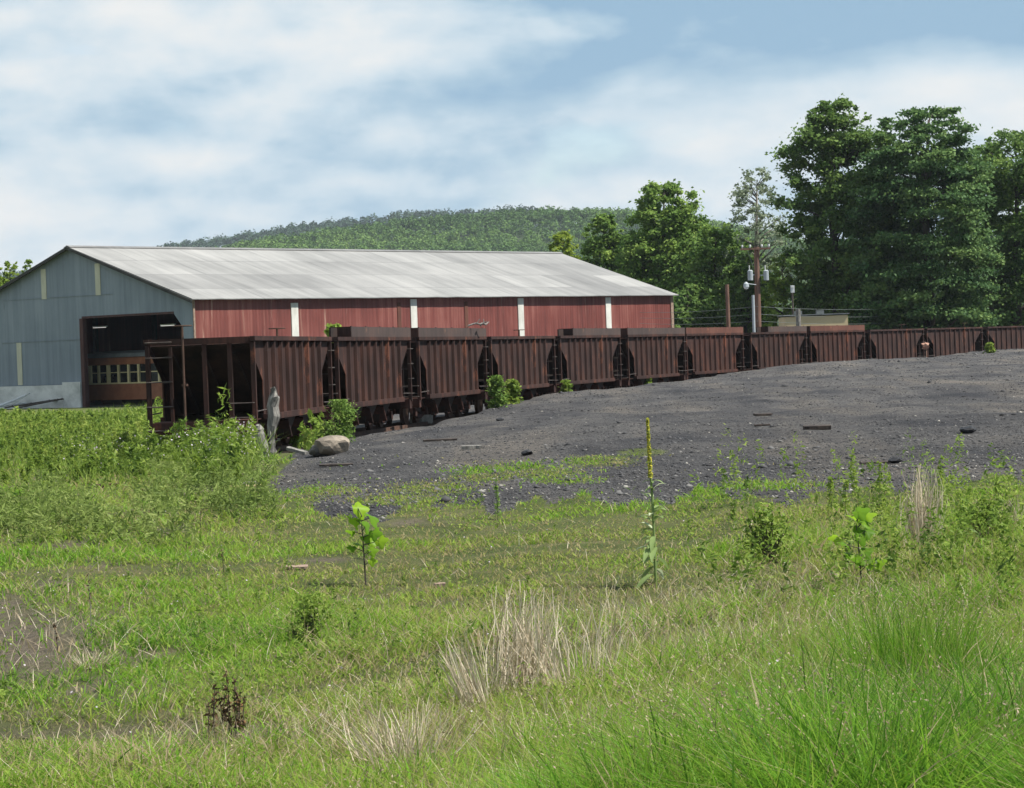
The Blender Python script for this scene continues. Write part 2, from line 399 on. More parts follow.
# ------------------------------------------------------------------ ground sheet
def build_ground():
    def axis(spec):
        out = [spec[0][0]]
        for a, b, st in spec:
            n = max(1, int(round((b - a) / st))); out += list(a + (b - a) * (np.arange(n) + 1) / n)
        return np.array(out)
    xs = axis([(-6000, -600, 900), (-600, -80, 65), (-80, -30, 5), (-30, -10, .8), (-10, 14, .16), (14, 45, .6), (45, 100, 5), (100, 600, 60), (600, 6000, 900)])
    ys = axis([(-3000, -50, 600), (-50, 4, 6), (4, 60, .18), (60, 130, .5), (130, 220, 2), (220, 700, 40), (700, 9000, 900)])
    X, Y = np.meshgrid(xs, ys)
    Zg = gz(X, Y)
    V = np.stack([X, Y, Zg], -1).reshape(-1, 3)
    nx, ny = len(xs), len(ys)
    i = np.arange(nx - 1)[None, :] + nx * np.arange(ny - 1)[:, None]
    Fc = np.stack([i, i + 1, i + 1 + nx, i + nx], -1).reshape(-1, 4)
    o = np_mesh('ground', V, Fc, None, smooth=True)
    px, py = proj(V)
    front = V[:, 1] > 4
    cm = np.where(front, coal_mask(px, py), False) & (np.hypot(V[:, 0], V[:, 1]) < 230)
    d = track_dist(V[:, 0], V[:, 1])
    cm = cm | ((np.abs(d) < 3) & (V[:, 1] > 40))
    goc = np.where(front, grass_on_coal(px, py), 0)
    coal = cm * (1 - .8 * np.clip(goc * 1.5 - .2, 0, 1))
    br = np.where(front, np.clip(bare(px, py), 0, 1), 0)
    for nm, val in (('coal', coal), ('bare', br)):
        a = o.data.attributes.new(nm, 'FLOAT', 'POINT'); a.data.foreach_set('value', val.astype(np.float32))
    m, nt, b = nmat('ground_mix')
    ac = N(nt, 'ShaderNodeAttribute', attribute_name='coal'); ab = N(nt, 'ShaderNodeAttribute', attribute_name='bare')
    v = mapped(nt, (1, 1, 1))
    n1 = N(nt, 'ShaderNodeTexNoise', Scale=1.1, Detail=8, Roughness=.7); nt.links.new(v, n1.inputs['Vector'])
    n2 = N(nt, 'ShaderNodeTexNoise', Scale=14, Detail=8, Roughness=.75); nt.links.new(v, n2.inputs['Vector'])
    n3 = N(nt, 'ShaderNodeTexNoise', Scale=.30, Detail=7, Roughness=.65); nt.links.new(v, n3.inputs['Vector'])
    soil = ramp(nt, [(.3, (.08, .066, .052)), (.5, (.165, .135, .10)), (.68, (.28, .225, .16))], n2.outputs['Fac'])
    turf = ramp(nt, [(.3, (.055, .075, .022)), (.5, (.105, .13, .038)), (.68, (.19, .175, .085))], n1.outputs['Fac'])
    mx1 = N(nt, 'ShaderNodeMix', data_type='RGBA'); nt.links.new(ab.outputs['Fac'], mx1.inputs[0]); nt.links.new(turf.outputs[0], mx1.inputs[6]); nt.links.new(soil.outputs[0], mx1.inputs[7])
    cl = ramp(nt, [(.32, (.042, .041, .042)), (.5, (.084, .082, .084)), (.7, (.152, .147, .143))], n2.outputs['Fac'])
    cl2 = ramp(nt, [(.36, (.66, .66, .69)), (.64, (1.36, 1.31, 1.24))], n3.outputs['Fac'])
    mm = N(nt, 'ShaderNodeMix', data_type='RGBA', blend_type='MULTIPLY'); mm.inputs[0].default_value = 1
    nt.links.new(cl.outputs[0], mm.inputs[6]); nt.links.new(cl2.outputs[0], mm.inputs[7])
    mpb = nt.nodes.new('ShaderNodeMapping'); mpb.inputs['Rotation'].default_value = (0, 0, .35); mpb.inputs['Scale'].default_value = (.55, .07, 1); nt.links.new(v, mpb.inputs[0])
    n4 = N(nt, 'ShaderNodeTexNoise', Scale=1.0, Detail=6, Roughness=.6); nt.links.new(mpb.outputs[0], n4.inputs['Vector'])
    bd = ramp(nt, [(.36, (.68, .69, .73)), (.5, (1, 1, 1)), (.64, (1.38, 1.30, 1.18))], n4.outputs['Fac'])
    mb = N(nt, 'ShaderNodeMix', data_type='RGBA', blend_type='MULTIPLY'); mb.inputs[0].default_value = 1
    nt.links.new(mm.outputs[2], mb.inputs[6]); nt.links.new(bd.outputs[0], mb.inputs[7]); mm = mb
    ad = N(nt, 'ShaderNodeMath', operation='MULTIPLY_ADD'); ad.inputs[1].default_value = .5; nt.links.new(n1.outputs['Fac'], ad.inputs[0]); nt.links.new(ac.outputs['Fac'], ad.inputs[2])
    cr = ramp(nt, [(.62, (0, 0, 0)), (.88, (1, 1, 1))], ad.outputs[0])
    mx2 = N(nt, 'ShaderNodeMix', data_type='RGBA'); nt.links.new(cr.outputs[0], mx2.inputs[0]); nt.links.new(mx1.outputs[2], mx2.inputs[6]); nt.links.new(mm.outputs[2], mx2.inputs[7])
    nt.links.new(mx2.outputs[2], b.inputs['Base Color']); b.inputs['Roughness'].default_value = .95; b.inputs['Specular IOR Level'].default_value = .15
    bp = N(nt, 'ShaderNodeBump', Strength=1.0, Distance=.12); nt.links.new(n2.outputs['Fac'], bp.inputs['Height']); nt.links.new(bp.outputs[0], b.inputs['Normal'])
    o.data.materials.append(m)
    tag(o, kind='structure')
build_ground()

# ------------------------------------------------------------------ hopper cars
HZ0, HZ1 = .80, 2.65
def make_car():
    root = empty('hopper_car', (0, 0, 0))
    L, Wd = CARL / 2, CARW / 2
    sh = M['rust_dark']
    IN = 1.18
    poly = [(-L + .04, HZ1 - .02), (L - .04, HZ1 - .02), (L - .04, 2.38), (L - IN, 1.66), (L - IN, HZ0 + .02), (-L + IN, HZ0 + .02), (-L + IN, 1.66), (-L + .04, 2.38)]
    for s in (-1, 1):
        bm = bmesh.new()
        prism(bm, poly, s * (Wd - .12), s * (Wd - .10), lambda u, v, d: (u, d, v))
        mesh_obj('side_sheet', fin(bm), sh, root)
        for k in range(9):
            x = -L + IN + .28 + k * (2 * (L - IN) - .56) / 8
            bm = bmesh.new()
            # pressed channel stake, wider at the foot of its flanges
            pr = [(x - .085, -.10), (x - .05, -.015), (x + .05, -.015), (x + .085, -.10)]
            a = [bm.verts.new((u, s * (Wd + v), HZ0 + .1)) for u, v in pr]; b = [bm.verts.new((u, s * (Wd + v), HZ1 - .1)) for u, v in pr]
            for i in range(3): bm.faces.new((a[i], a[i + 1], b[i + 1], b[i]))
            bm.faces.new(b); bm.faces.new(a[::-1])
            mesh_obj('side_stake', fin(bm), sh, root)
        bm = bmesh.new(); box(bm, (0, s * (Wd - .05), HZ1 - .045), (2 * L, .12, .1)); mesh_obj('top_chord', bm, sh, root)
        bm = bmesh.new(); box(bm, (0, s * (Wd - .055), HZ0 + .04), (2 * L - 2 * IN, .10, .11)); box(bm, (0, s * (Wd - .02), HZ0 - .03), (2 * L - 2 * IN - .02, .05, .02)); mesh_obj('side_sill', bm, sh, root)
    # end slopes, floor, cross ridge
    for s in (-1, 1):
        bm = bmesh.new()
        prism(bm, [(s * (L - .12), 2.50), (s * (L - 2.7), .98), (s * (L - 2.7), .94), (s * (L - .12), 2.46)], -Wd + .13, Wd - .13, lambda u, v, d: (u, d, v))
        for y in (-.7, 0, .7): bar(bm, (s * (L - .3), y, 2.32), (s * (L - 2.6), y, .93), .08, .1)
        mesh_obj('slope_sheet', fin(bm), M['under'], root)
        bm = bmesh.new(); box(bm, (s * (L - .06), 0, HZ1 - .07), (.1, 2 * Wd - .24, .14)); mesh_obj('end_beam', bm, sh, root)
        bm = bmesh.new(); box(bm, (s * (L - .12), 0, .66), (.22, 2 * Wd - .1, .26)); box(bm, (s * (L - .62), 0, .795), (1.0, 2 * Wd - .3, .02)); mesh_obj('end_sill', bm, M['rust_red'], root)
        for y in (-Wd + .06, -Wd + .58, .08 * s - .02, Wd - .06):
            bm = bmesh.new(); box(bm, (s * (L - .07), y, (HZ1 - .1 + .62) / 2 + .05), (.09, .10, HZ1 - .14 - .72)); mesh_obj('end_post', bm, sh, root)
        # ladder at one corner of each end
        lad = None
        ys = (Wd - .08, Wd - .60)
        bm = bmesh.new()
        for y in ys: box(bm, (s * (L + .02), y * (1 if s < 0 else -1), 1.42), (.05, .07, 2.1))
        lad = mesh_obj('ladder', bm, sh, root)
        for zz in (.62, 1.15, 1.70, 2.24, 2.58):
            bm = bmesh.new(); y = (ys[0] + ys[1]) / 2 * (1 if s < 0 else -1); tube(bm, [(s * (L + .06), y - .3, zz), (s * (L + .06), y + .3, zz)], .017, 6); mesh_obj('rung', bm, M['worn'], lad)
        # grab irons: on the end and at the side corners
        for y0, z0 in ((-Wd + .06, 1.18), (-Wd + .06, .86)):
            bm = bmesh.new(); y0 = y0 * (1 if s < 0 else -1); y1 = y0 + (.52 if s < 0 else -.52)
            tube(bm, [(s * (L - .02), y0, z0), (s * (L + .07), y0, z0), (s * (L + .07), y1, z0), (s * (L - .02), y1, z0)], .016, 6); mesh_obj('grab_iron', bm, M['worn'], root)
        for zz in ((.98, 1.42, 1.86, 2.3) if s > 0 else ()):
            for sd in (-1, 1):
                bm = bmesh.new(); tube(bm, [(s * (L - .04), sd * (Wd - .03), zz), (s * (L - .04), sd * (Wd + .05), zz), (s * (L - .44), sd * (Wd + .05), zz), (s * (L - .44), sd * (Wd - .03), zz)], .015, 6); mesh_obj('grab_iron', bm, M['worn'], root)
        for sd in (-1, 1):
            bm = bmesh.new(); tube(bm, [(s * (L - .1), sd * (Wd - .04), .98), (s * (L - IN), sd * (Wd - .04), 1.0)], .016, 6); mesh_obj('hand_rail', bm, M['worn'], root)
        bm = bmesh.new(); box(bm, (s * (L + .16), 0, .55), (.5, .16, .2)); box(bm, (s * (L + .40), .03, .55), (.12, .26, .26)); mesh_obj('coupler', bm, M['under'], root)
    bm = bmesh.new(); box(bm, (0, 0, .95), (2 * L - 5.5, 2 * Wd - .28, .04)); mesh_obj('floor_plate', bm, M['under'], root)
    bm = bmesh.new(); box(bm, (0, 0, .62), (2 * L - .1, .32, .28)); mesh_obj('center_sill', bm, M['under'], root)
    for x in (-1.75, 0, 1.75):
        for s in (-1, 1):
            bm = bmesh.new()
            t = [(x - .75, s * .25), (x + .75, s * .25), (x + .75, s * (Wd - .16)), (x - .75, s * (Wd - .16))]
            q = [(x - .28, s * .45), (x + .28, s * .45), (x + .28, s * (Wd - .35)), (x - .28, s * (Wd - .35))]
            a = [bm.verts.new((*p, HZ0 + .1)) for p in t]; b = [bm.verts.new((*p, .24)) for p in q]
            for i in range(4): bm.faces.new((a[i], a[(i + 1) % 4], b[(i + 1) % 4], b[i]))
            bm.faces.new(b)
            ch = mesh_obj('hopper_chute', fin(bm), M['under'], root)
            bm = bmesh.new(); box(bm, (x - .42, s * (Wd - .3), .48), (.05, .34, .56), Matrix.Rotation(-.75, 3, 'Y')); box(bm, (x - .16, s * (Wd - .30), .27), (.3, .1, .1)); mesh_obj('chute_door', bm, M['rust_red'], ch)
    for s in (-1, 1):
        xc = s * (L - 1.75)
        bm = bmesh.new(); box(bm, (xc, 0, .46), (.3, 1.5, .2))
        tr = mesh_obj('truck', bm, M['under'], root)
        for y in (-.72, .72):
            bm = bmesh.new()
            bar(bm, (xc - .75, y, .40), (xc - .3, y, .62), .09, .12); bar(bm, (xc + .75, y, .40), (xc + .3, y, .62), .09, .12); bar(bm, (xc - .36, y, .62), (xc + .36, y, .62), .1, .12)
            bar(bm, (xc - .75, y, .34), (xc - .2, y, .22), .08, .1); bar(bm, (xc + .75, y, .34), (xc + .2, y, .22), .08, .1); bar(bm, (xc - .25, y, .22), (xc + .25, y, .22), .08, .12)
            for dx in (-.7, .7): box(bm, (xc + dx, y * 1.04, .37), (.22, .16, .24))
            mesh_obj('truck_frame', bm, M['rust_dark'], tr)
            for dx in (-.7, .7):
                bm = bmesh.new(); yy = y * .63
                tube(bm, [(xc + dx, yy - .05, .36), (xc + dx, yy + .05, .36)], .36, 24)
                tube(bm, [(xc + dx, yy - .05 * np.sign(y) - .015, .36), (xc + dx, yy - .05 * np.sign(y) + .015, .36)], .395, 24)
                mesh_obj('wheel', bm, M['rail'], tr)
    # hand brake on the end that faces the camera
    bm = bmesh.new(); tube(bm, [(-L - .12, .34, .45), (-L - .12, .34, 2.92)], .028, 8); box(bm, (-L - .06, .34, 1.62), (.16, .12, .05))
    mast = mesh_obj('brake_mast', bm, M['rail'], root)
    bm = bmesh.new()
    ring = [(-L - .12 + .21 * math.cos(t), .34 + .21 * math.sin(t), 2.93) for t in np.linspace(0, 2 * math.pi, 21)]
    tube(bm, ring, .016, 6, cap=False)
    for t in range(4): tube(bm, [(-L - .12, .34, 2.93), (-L - .12 + .21 * math.cos(t * 1.57), .34 + .21 * math.sin(t * 1.57), 2.93)], .012, 5)
    mesh_obj('brake_wheel', bm, M['rail'], mast)
    return root

car_labels = [
    'dark brown hopper car with ladder and brake mast, nearest to the weeds',
    'brown hopper car whose grey side board has a bush beside it',
    'hopper car with full length grey side board, just before the leafy bush',
    'low brown hopper car without boards in front of the white barn strip',
    'dark hopper car with grey partial board below the last white barn strip',
    'hopper car with full grey board and pale scaly patches by the barn end',
    'reddish hopper car with a rust red board, alone among the boarded ones',
    'brown hopper car standing in front of the wooden pole with two tanks',
    'red hopper car with rusty board in front of the low tan roof',
    'sunken brown hopper car left of the gap holding an orange scrap',
    'sunken brown hopper car right of the gap holding an orange scrap',
    'half hidden hopper car at the far end of the row']
car_mats = ['rust_dark', 'rust_dark', 'rust_dark', 'rust_grey', 'rust_grey', 'rust_dark', 'rust_red', 'rust_dark', 'rust_red', 'rust_grey', 'rust_grey', 'rust_grey']
boards = {1: (.17, 'board_grey'), 2: (0, 'board_grey'), 4: (.2, 'board_grey'), 5: (0, 'board_grey'), 6: (0, 'board_rust'), 7: (.3, 'board_grey'), 8: (0, 'board_rust')}
proto = make_car()
SIDE_NAMES = ('side_sheet', 'side_stake', 'top_chord', 'side_sill', 'end_post', 'end_beam', 'ladder')
car_objs = []
for i, (c, h) in enumerate(cars_pose):
    o = proto if i == 0 else copy_tree(proto)
    car_objs.append(o)
for i, (c, h) in enumerate(cars_pose):
    o = car_objs[i]
    o.location = (c[0], c[1], 0); o.rotation_euler = (0, 0, math.pi / 2 - h)
    tag(o, car_labels[i], 'hopper car', 'rusty hopper cars coupled in a curved row')
    for ch in o.children:
        if ch.name.split('.')[0] in SIDE_NAMES:
            ch.material_slots[0].link = 'OBJECT'; ch.material_slots[0].material = M[car_mats[i]]
    if i in boards:
        f0, mt = boards[i]; L, Wd = CARL / 2, CARW / 2
        x0 = -L + f0 * CARL
        bm = bmesh.new()
        box(bm, ((x0 + L - .02) / 2, -Wd + .02, HZ1 + .14), (L - .02 - x0, .05, .28))
        for x in np.linspace(x0 + .3, L - .3, 5): box(bm, (x, -Wd + .07, HZ1 + .15), (.08, .04, .3))
        mesh_obj('side_board', bm, M[mt], o)
        bm = bmesh.new(); box(bm, (x0 - .03, -Wd + .28, HZ1 + .14), (.05, .56, .28)); mesh_obj('board_return', bm, M['rust_dark'], o)  # return darker than its board: the side turned from the sun, shaded by colour
        if f0:
            bm = bmesh.new(); box(bm, (x0 - .4, -Wd + .4, HZ1 + .13), (.7, .05, .26)); mesh_obj('board_stub', bm, M['under'], o)

# the rails under them
tk = empty('railway_track', (track[0][0], track[0][1], 0)); tag(tk, 'rusty narrow rails under the row of hopper cars', 'track')
dense = []
for a, b in zip(track, track[1:]):
    for t in np.linspace(0, 1, 6)[:-1]: dense.append(a + (b - a) * t)
dense = np.array(dense); tang = np.gradient(dense, axis=0); tang /= np.linalg.norm(tang, axis=1)[:, None]
nrm = np.stack([-tang[:, 1], tang[:, 0]], 1)
for s in (-1, 1):
    bm = bmesh.new(); P = dense + nrm * s * .46
    for a, b in zip(P, P[1:]): bar(bm, (*a, -.06), (*b, -.06), .07, .12)
    o = mesh_obj('rail', bm, M['rail']); o.parent = tk; o.matrix_parent_inverse = Matrix.Translation(-Vector(tk.location))
bm = bmesh.new(); acc = 0
for a, b in zip(dense, dense[1:]):
    d = b - a; n = int(np.hypot(*d) / .65)
    for k in range(n):
        p = a + d * k / n; box(bm, (*p, -.2), (.2, 1.9, .16), Matrix.Rotation(math.atan2(d[1], d[0]), 3, 'Z'))
o = mesh_obj('sleepers', bm, M['tie']); o.parent = tk; o.matrix_parent_inverse = Matrix.Translation(-Vector(tk.location)); o['kind'] = 'stuff'

# ------------------------------------------------------------------ barn
BZ = -.25
ZA, ZB = 136., 170.
A = at(192, 299, ZA); B = at(672, 294, ZB)
eave = A[2]
e1 = np.array([B[0] - A[0], B[1] - A[1]]); BL = np.hypot(*e1); e1 /= BL
g1v = np.array([-e1[1], e1[0]])
# half width from where the ridge stands at the gable
lo_, hi_ = 5., 15.
for _ in range(40):
    m_ = (lo_ + hi_) / 2; p = A[:2] + g1v * m_
    x, y = proj(np.array([p[0], p[1], EYE + 121.5 / F * p[1]]))
    lo_, hi_ = (m_, hi_) if x > 71 else (lo_, m_)
HW = (lo_ + hi_) / 2
p = A[:2] + g1v * HW
zl = EYE
for zz in np.linspace(eave, eave + 8, 800):
    if proj(np.array([p[0], p[1], zz]))[1] < 248: break
ridge = zz
BW = 2 * HW
barn = empty('barn', (A[0], A[1], 0), math.atan2(e1[1], e1[0]))   # local x along the barn, y across to the left
tag(barn, 'long barn with white sheet roof, red side wall and blue grey gable with open doorway', 'barn')
def gable_uv(px, py, off=0.):
    """pixel -> (v across, z) on the gable plane"""
    d = ray(px, py); n = e1
    t = ((A[:2] - e1 * off) @ n) / (d[:2] @ n)
    P = EY + d * t
    return (P[:2] - A[:2]) @ g1v, P[2]
def side_uv(px, py):
    d = ray(px, py); n = g1v
    t = (A[:2] @ n) / (d[:2] @ n); P = EY + d * t
    return (P[:2] - A[:2]) @ e1, P[2]
def roofz(v): return eave + (ridge - eave) * (1 - abs(v - HW) / HW)
dl, dr = gable_uv(82, 320)[0], gable_uv(181, 316)[0]
dtop = (gable_uv(120, 317)[1] + gable_uv(160, 314)[1]) / 2
cv = gable_uv(174, 315)[0]; cz = gable_uv(181, 325)[1]
fz = gable_uv(60, 385)[1]
# gable sheet (doorway is a notch in its outline)
bm = bmesh.new()
outl = [(0, BZ), (0, eave), (HW, ridge), (BW, eave), (BW, fz), (dl + .9, fz), (dl + .9, BZ + .1), (dl, BZ + .1), (dl, dtop), (cv, dtop), (dr, cz), (dr, BZ)]
prism(bm, outl, 0, .12, lambda u, v, d: (d, u, v)); mesh_obj('gable_wall', fin(bm), M['blue_sheet'], barn)
bm = bmesh.new(); box(bm, (.02, (BW + dl + 1.6) / 2, (fz + BZ - .3) / 2), (.3, BW - dl - 1.6, fz - BZ + .3)); mesh_obj('block_footing', bm, M['whitewash'], barn)
bm = bmesh.new(); box(bm, (-.05, dl + .8, (fz + .15 + BZ - .3) / 2), (.5, 1.55, fz + .15 - BZ + .3)); mesh_obj('door_pier', bm, M['whitewash'], barn)
bm = bmesh.new(); box(bm, (-.04, dl - .12, (dtop + BZ) / 2), (.3, .28, dtop - BZ)); mesh_obj('door_jamb', bm, M['trim_red'], barn)
bm = bmesh.new(); box(bm, (-.012, (dl + cv) / 2, dtop + .06), (.02, dl - cv, .12)); mesh_obj('door_lintel', bm, M['trim_red'], barn)
# thin lap lines of the gable sheets
for (pa, pb) in (((2, 301), (112, 293)), ((2, 343), (80, 339)), ((2, 386), (80, 383))):
    v0, z0 = gable_uv(*pa); v1, z1 = gable_uv(*pb)
    zz = (z0 + z1) / 2
    bm = bmesh.new(); box(bm, (-.02, (v0 + v1) / 2, zz), (.03, abs(v0 - v1), .05)); mesh_obj('sheet_lap', bm, M['blue_sheet'], barn)
for (pa, pb) in (((40, 265), (48, 299)), ((94, 260), (102, 295)), ((15.5, 343), (24.5, 385))):
    v0, z0 = gable_uv(pa[0] + 0, pa[1]); v1, z1 = gable_uv(pb[0], pb[1])
    bm = bmesh.new(); wv = .42; vc = (v0 + v1) / 2; zt = min(z0, roofz(vc) - .25)
    box(bm, (-.02, vc, (zt + z1) / 2), (.036, wv, zt - z1)); mesh_obj('light_panel', bm, M['cream'], barn)
# side wall and its pale strips
bm = bmesh.new(); prism(bm, [(0, BZ), (BL, BZ), (BL, eave), (0, eave)], 0, .12, lambda u, v, d: (u + .13 if u == 0 else u, d, v)); mesh_obj('side_wall', fin(bm), M['red_sheet'], barn)
bm = bmesh.new(); prism(bm, [(0.13, BZ), (BL, BZ), (BL, eave), (0.13, eave)], BW - .12, BW, lambda u, v, d: (u, d, v)); mesh_obj('side_wall', fin(bm), M['red_sheet'], barn)
bm = bmesh.new(); prism(bm, [(.13, BZ), (.13, eave), (HW, ridge), (BW - .13, eave), (BW - .13, BZ)], BL - .13, BL - .01, lambda u, v, d: (d, u, v)); mesh_obj('gable_wall', fin(bm), M['blue_sheet'], barn)
for px, y0, y1 in ((294.5, 303, 336), (413.5, 298, 330), (520.5, 296, 331), (608, 295, 327), (569, 329, 336)):
    u = side_uv(px, (y0 + y1) / 2)[0]; zt = side_uv(px, y0)[1]; zb = side_uv(px, y1)[1]
    zt = min(zt, eave - .12)
    bm = bmesh.new(); box(bm, (u, -.03, (zt + zb) / 2 - .3), (.55 if px != 569 else .3, .05, zt - zb + (.6 if px != 569 else .2))); mesh_obj('light_panel', bm, M['strip'], barn)
for u in (side_uv(399, 315)[0], side_uv(466, 310)[0]):
    bm = bmesh.new(); box(bm, (u, -.02, (eave + BZ) / 2 - .1), (.3, .03, eave - BZ - .4)); mesh_obj('rusty_panel', bm, M['board_rust'], barn)
bm = bmesh.new(); box(bm, (BL - .1, -.035, (eave + BZ) / 2), (.28, .06, eave - BZ - .1)); mesh_obj('corner_trim', bm, M['pink_wood'], barn)
bm = bmesh.new(); box(bm, (.07, -.035, (eave + BZ) / 2), (.12, .06, eave - BZ - .1)); mesh_obj('corner_trim', bm, M['pink_wood'], barn)
# roof slopes with UVs in metres
def slope(sgn):
    bm = bmesh.new(); uvl = bm.loops.layers.uv.new('UVMap')
    ov = .35; sl = (ridge - eave) / HW
    v_e = -ov if sgn < 0 else BW + ov
    z_e = eave - ov * sl + .06
    nx = 45
    def P(x, t, dz): return (x, HW + (v_e - HW) * t, ridge + .08 + (z_e - ridge - .02) * t + dz)
    wob = [random.uniform(-.012, .012) for _ in range(nx + 1)]
    grid = [[[bm.verts.new(P(-.3 + (BL + .6) * i / nx, t, dz + wob[i] * t)) for t in (0, .34, .67, 1)] for i in range(nx + 1)] for dz in (0, -.05)]
    ls = math.hypot(HW + ov, ridge - z_e)
    for g_ in grid:
        for i in range(nx):
            for j in range(3):
                f = bm.faces.new((g_[i][j], g_[i + 1][j], g_[i + 1][j + 1], g_[i][j + 1]))
                for lp, (ii, jj) in zip(f.loops, ((i, j), (i + 1, j), (i + 1, j + 1), (i, j + 1))):
                    lp[uvl].uv = (ii * (BL + .6) / nx, jj / 3 * ls)
    a, b = grid
    for i in range(nx):
        bm.faces.new((a[i][3], a[i + 1][3], b[i + 1][3], b[i][3])); bm.faces.new((a[i][0], b[i][0], b[i + 1][0], a[i + 1][0]))
    for j in range(3):
        bm.faces.new((a[0][j], a[0][j + 1], b[0][j + 1], b[0][j])); bm.faces.new((a[nx][j], b[nx][j], b[nx][j + 1], a[nx][j + 1]))
    mesh_obj('roof_slope', fin(bm), M['roof_sheet'], barn)
slope(-1); slope(1)
bm = bmesh.new(); prism(bm, [(HW - .3, ridge + .02), (HW, ridge + .14), (HW + .3, ridge + .02), (HW, ridge + .10)], -.32, BL + .32, lambda u, v, d: (d, u, v)); mesh_obj('ridge_cap', fin(bm), M['roof_sheet'], barn)
# barge boards along the gable rake
for s in (0, 1):
    bm = bmesh.new(); v = -.35 if s == 0 else BW + .35; sl = (ridge - eave) / HW
    bar(bm, (-.34, HW, ridge - .02), (-.34, v, eave - .35 * sl - .04), .05, .16); mesh_obj('barge_board', bm, M['inside'], barn)
bm = bmesh.new(); box(bm, (BL / 2, BW / 2, BZ + .05), (BL - .4, BW - .4, .1)); mesh_obj('floor', bm, M['ballast'], barn)
for k in range(1, 9):
    x = k * BL / 9
    for v in (.26, BW - .26): bm = bmesh.new(); box(bm, (x, v, (eave + BZ) / 2), (.25, .25, eave - BZ - .1)); mesh_obj('inner_post', bm, M['inside'], barn)
for k, (px, py) in enumerate(((100, 326.5), (168, 324.5))):
    v, z = gable_uv(px, py, -3.0)
    bm = bmesh.new(); box(bm, (3.0, v, z + .0), (.12, 1.2, .06)); L_ = mesh_obj('strip_lamp', bm, M['white_metal'], barn)
    bm = bmesh.new(); box(bm, (2.96, v, z - .06), (.06, 1.1, .04)); mesh_obj('tube', bm, M['tube'], L_)

def barn_local(u, v, z): 
    q = A[:2] + e1 * u + g1v * v; return (q[0], q[1], z)

# old tram parked inside
v0 = gable_uv(88.5, 380, -2.3)[0]; tz0 = gable_uv(110, 400)[1]; tz1 = gable_uv(110, 357)[1]
TL_ = 8.6
tram = empty('tram_car', barn_local(3.4, v0 - TL_ / 2, 0), barn.rotation_euler[2])
tag(tram, 'red and tan wooden tram car parked inside the dark barn doorway', 'tram')
def tz(py): return gable_uv(110, py, -2.3)[1]
zt, z1, z2, zb = tz(357.5), tz(365), tz(384), tz(400)
bm = bmesh.new(); box(bm, (0, 0, (z2 + zb) / 2), (2.2, TL_, z2 - zb)); body = mesh_obj('lower_body', bm, M['tram_red'], tram)
bm = bmesh.new(); box(bm, (0, 0, z2 + .03), (2.26, TL_ + .04, .08)); mesh_obj('belt_rail', bm, M['tram_tan'], tram)
bm = bmesh.new(); box(bm, (0, 0, (zt + z1) / 2), (2.2, TL_, zt - z1 - .02)); mesh_obj('letter_board', bm, M['tram_red'], tram)
bm = bmesh.new(); prism(bm, [(-1.25, zt), (-1.1, zt + .22), (-.5, zt + .36), (.5, zt + .36), (1.1, zt + .22), (1.25, zt)], -TL_ / 2 - .15, TL_ / 2 + .15, lambda u, v, d: (u, d, v)); mesh_obj('roof', fin(bm), M['tram_roof'], tram)
npan = 10; pw = TL_ / npan
for k in range(npan + 1):
    y = TL_ / 2 - k * pw
    wdt = .26 if k in (0, 2) else .13
    for sx in (-1, 1):
        bm = bmesh.new(); box(bm, (sx * 1.04, min(max(y, -TL_ / 2 + wdt / 2), TL_ / 2 - wdt / 2), (z1 + z2) / 2), (.12, wdt, z1 - z2)); mesh_obj('window_post', bm, M['tram_tan'], tram)
for k in range(npan):
    y = TL_ / 2 - (k + .5) * pw
    for sx in (-1, 1):
        bm = bmesh.new(); box(bm, (sx * 1.0, y, (z1 + z2) / 2), (.03, pw - .2, z1 - z2 - .02)); wn = mesh_obj('window_pane', bm, M['glass'], tram)
        bm = bmesh.new(); box(bm, (sx * 1.02, y, (z1 + z2) / 2 + .1), (.03, pw - .22, .05)); mesh_obj('sash_bar', bm, M['tram_tan'], wn)
for sy in (-1, 1):
    bm = bmesh.new(); box(bm, (0, sy * (TL_ / 2 - 1.6), (BZ + zb) / 2 + .1), (1.5, 1.7, zb - BZ - .1)); mesh_obj('truck', bm, M['under'], tram)

# boards thrown down before the barn's footing
bx = gable_uv(20, 408, 1.2)
for k, (px, py, ln, ang, tilt, mt, lab) in enumerate((
        (10, 411, 2.2, .2, .10, 'white_metal', 'white board lying lowest in the scrap heap by the barn footing'),
        (14, 408, 2.0, .5, .35, 'white_metal', 'white board leaning in the scrap heap by the barn footing'),
        (22, 410, 1.6, -.3, .5, 'whitewash', 'dirty white slat sticking up from the scrap heap by the barn'),
        (5, 409, 1.8, .9, .2, 'white_metal', 'white board at the left edge of the barn scrap heap'),
        (34, 411.5, 3.0, .1, .12, 'dark_wood', 'long dark plank beside the white scrap boards at the barn'),
        (45, 410.5, 2.6, .2, .16, 'dark_wood', 'dark plank reaching toward the white pier at the barn'))):
    v, z = gable_uv(px, py, 1.0)
    q = A[:2] - e1 * 1.2 + g1v * v; gzv = float(gz(q[0], q[1]))
    bm = bmesh.new(); box(bm, (0, 0, 0), (ln, .22, .05)); 
    for j in range(3): box(bm, (-ln * .35 + j * ln * .35, 0, .035), (.06, .24, .03))
    o = mesh_obj('scrap_board', bm, M[mt]); o.location = (q[0], q[1], gzv + .12 + ln / 2 * math.sin(tilt)); o.rotation_euler = (0.2, -tilt, ang)
    tag(o, lab, 'board', 'scrap boards before the barn footing')

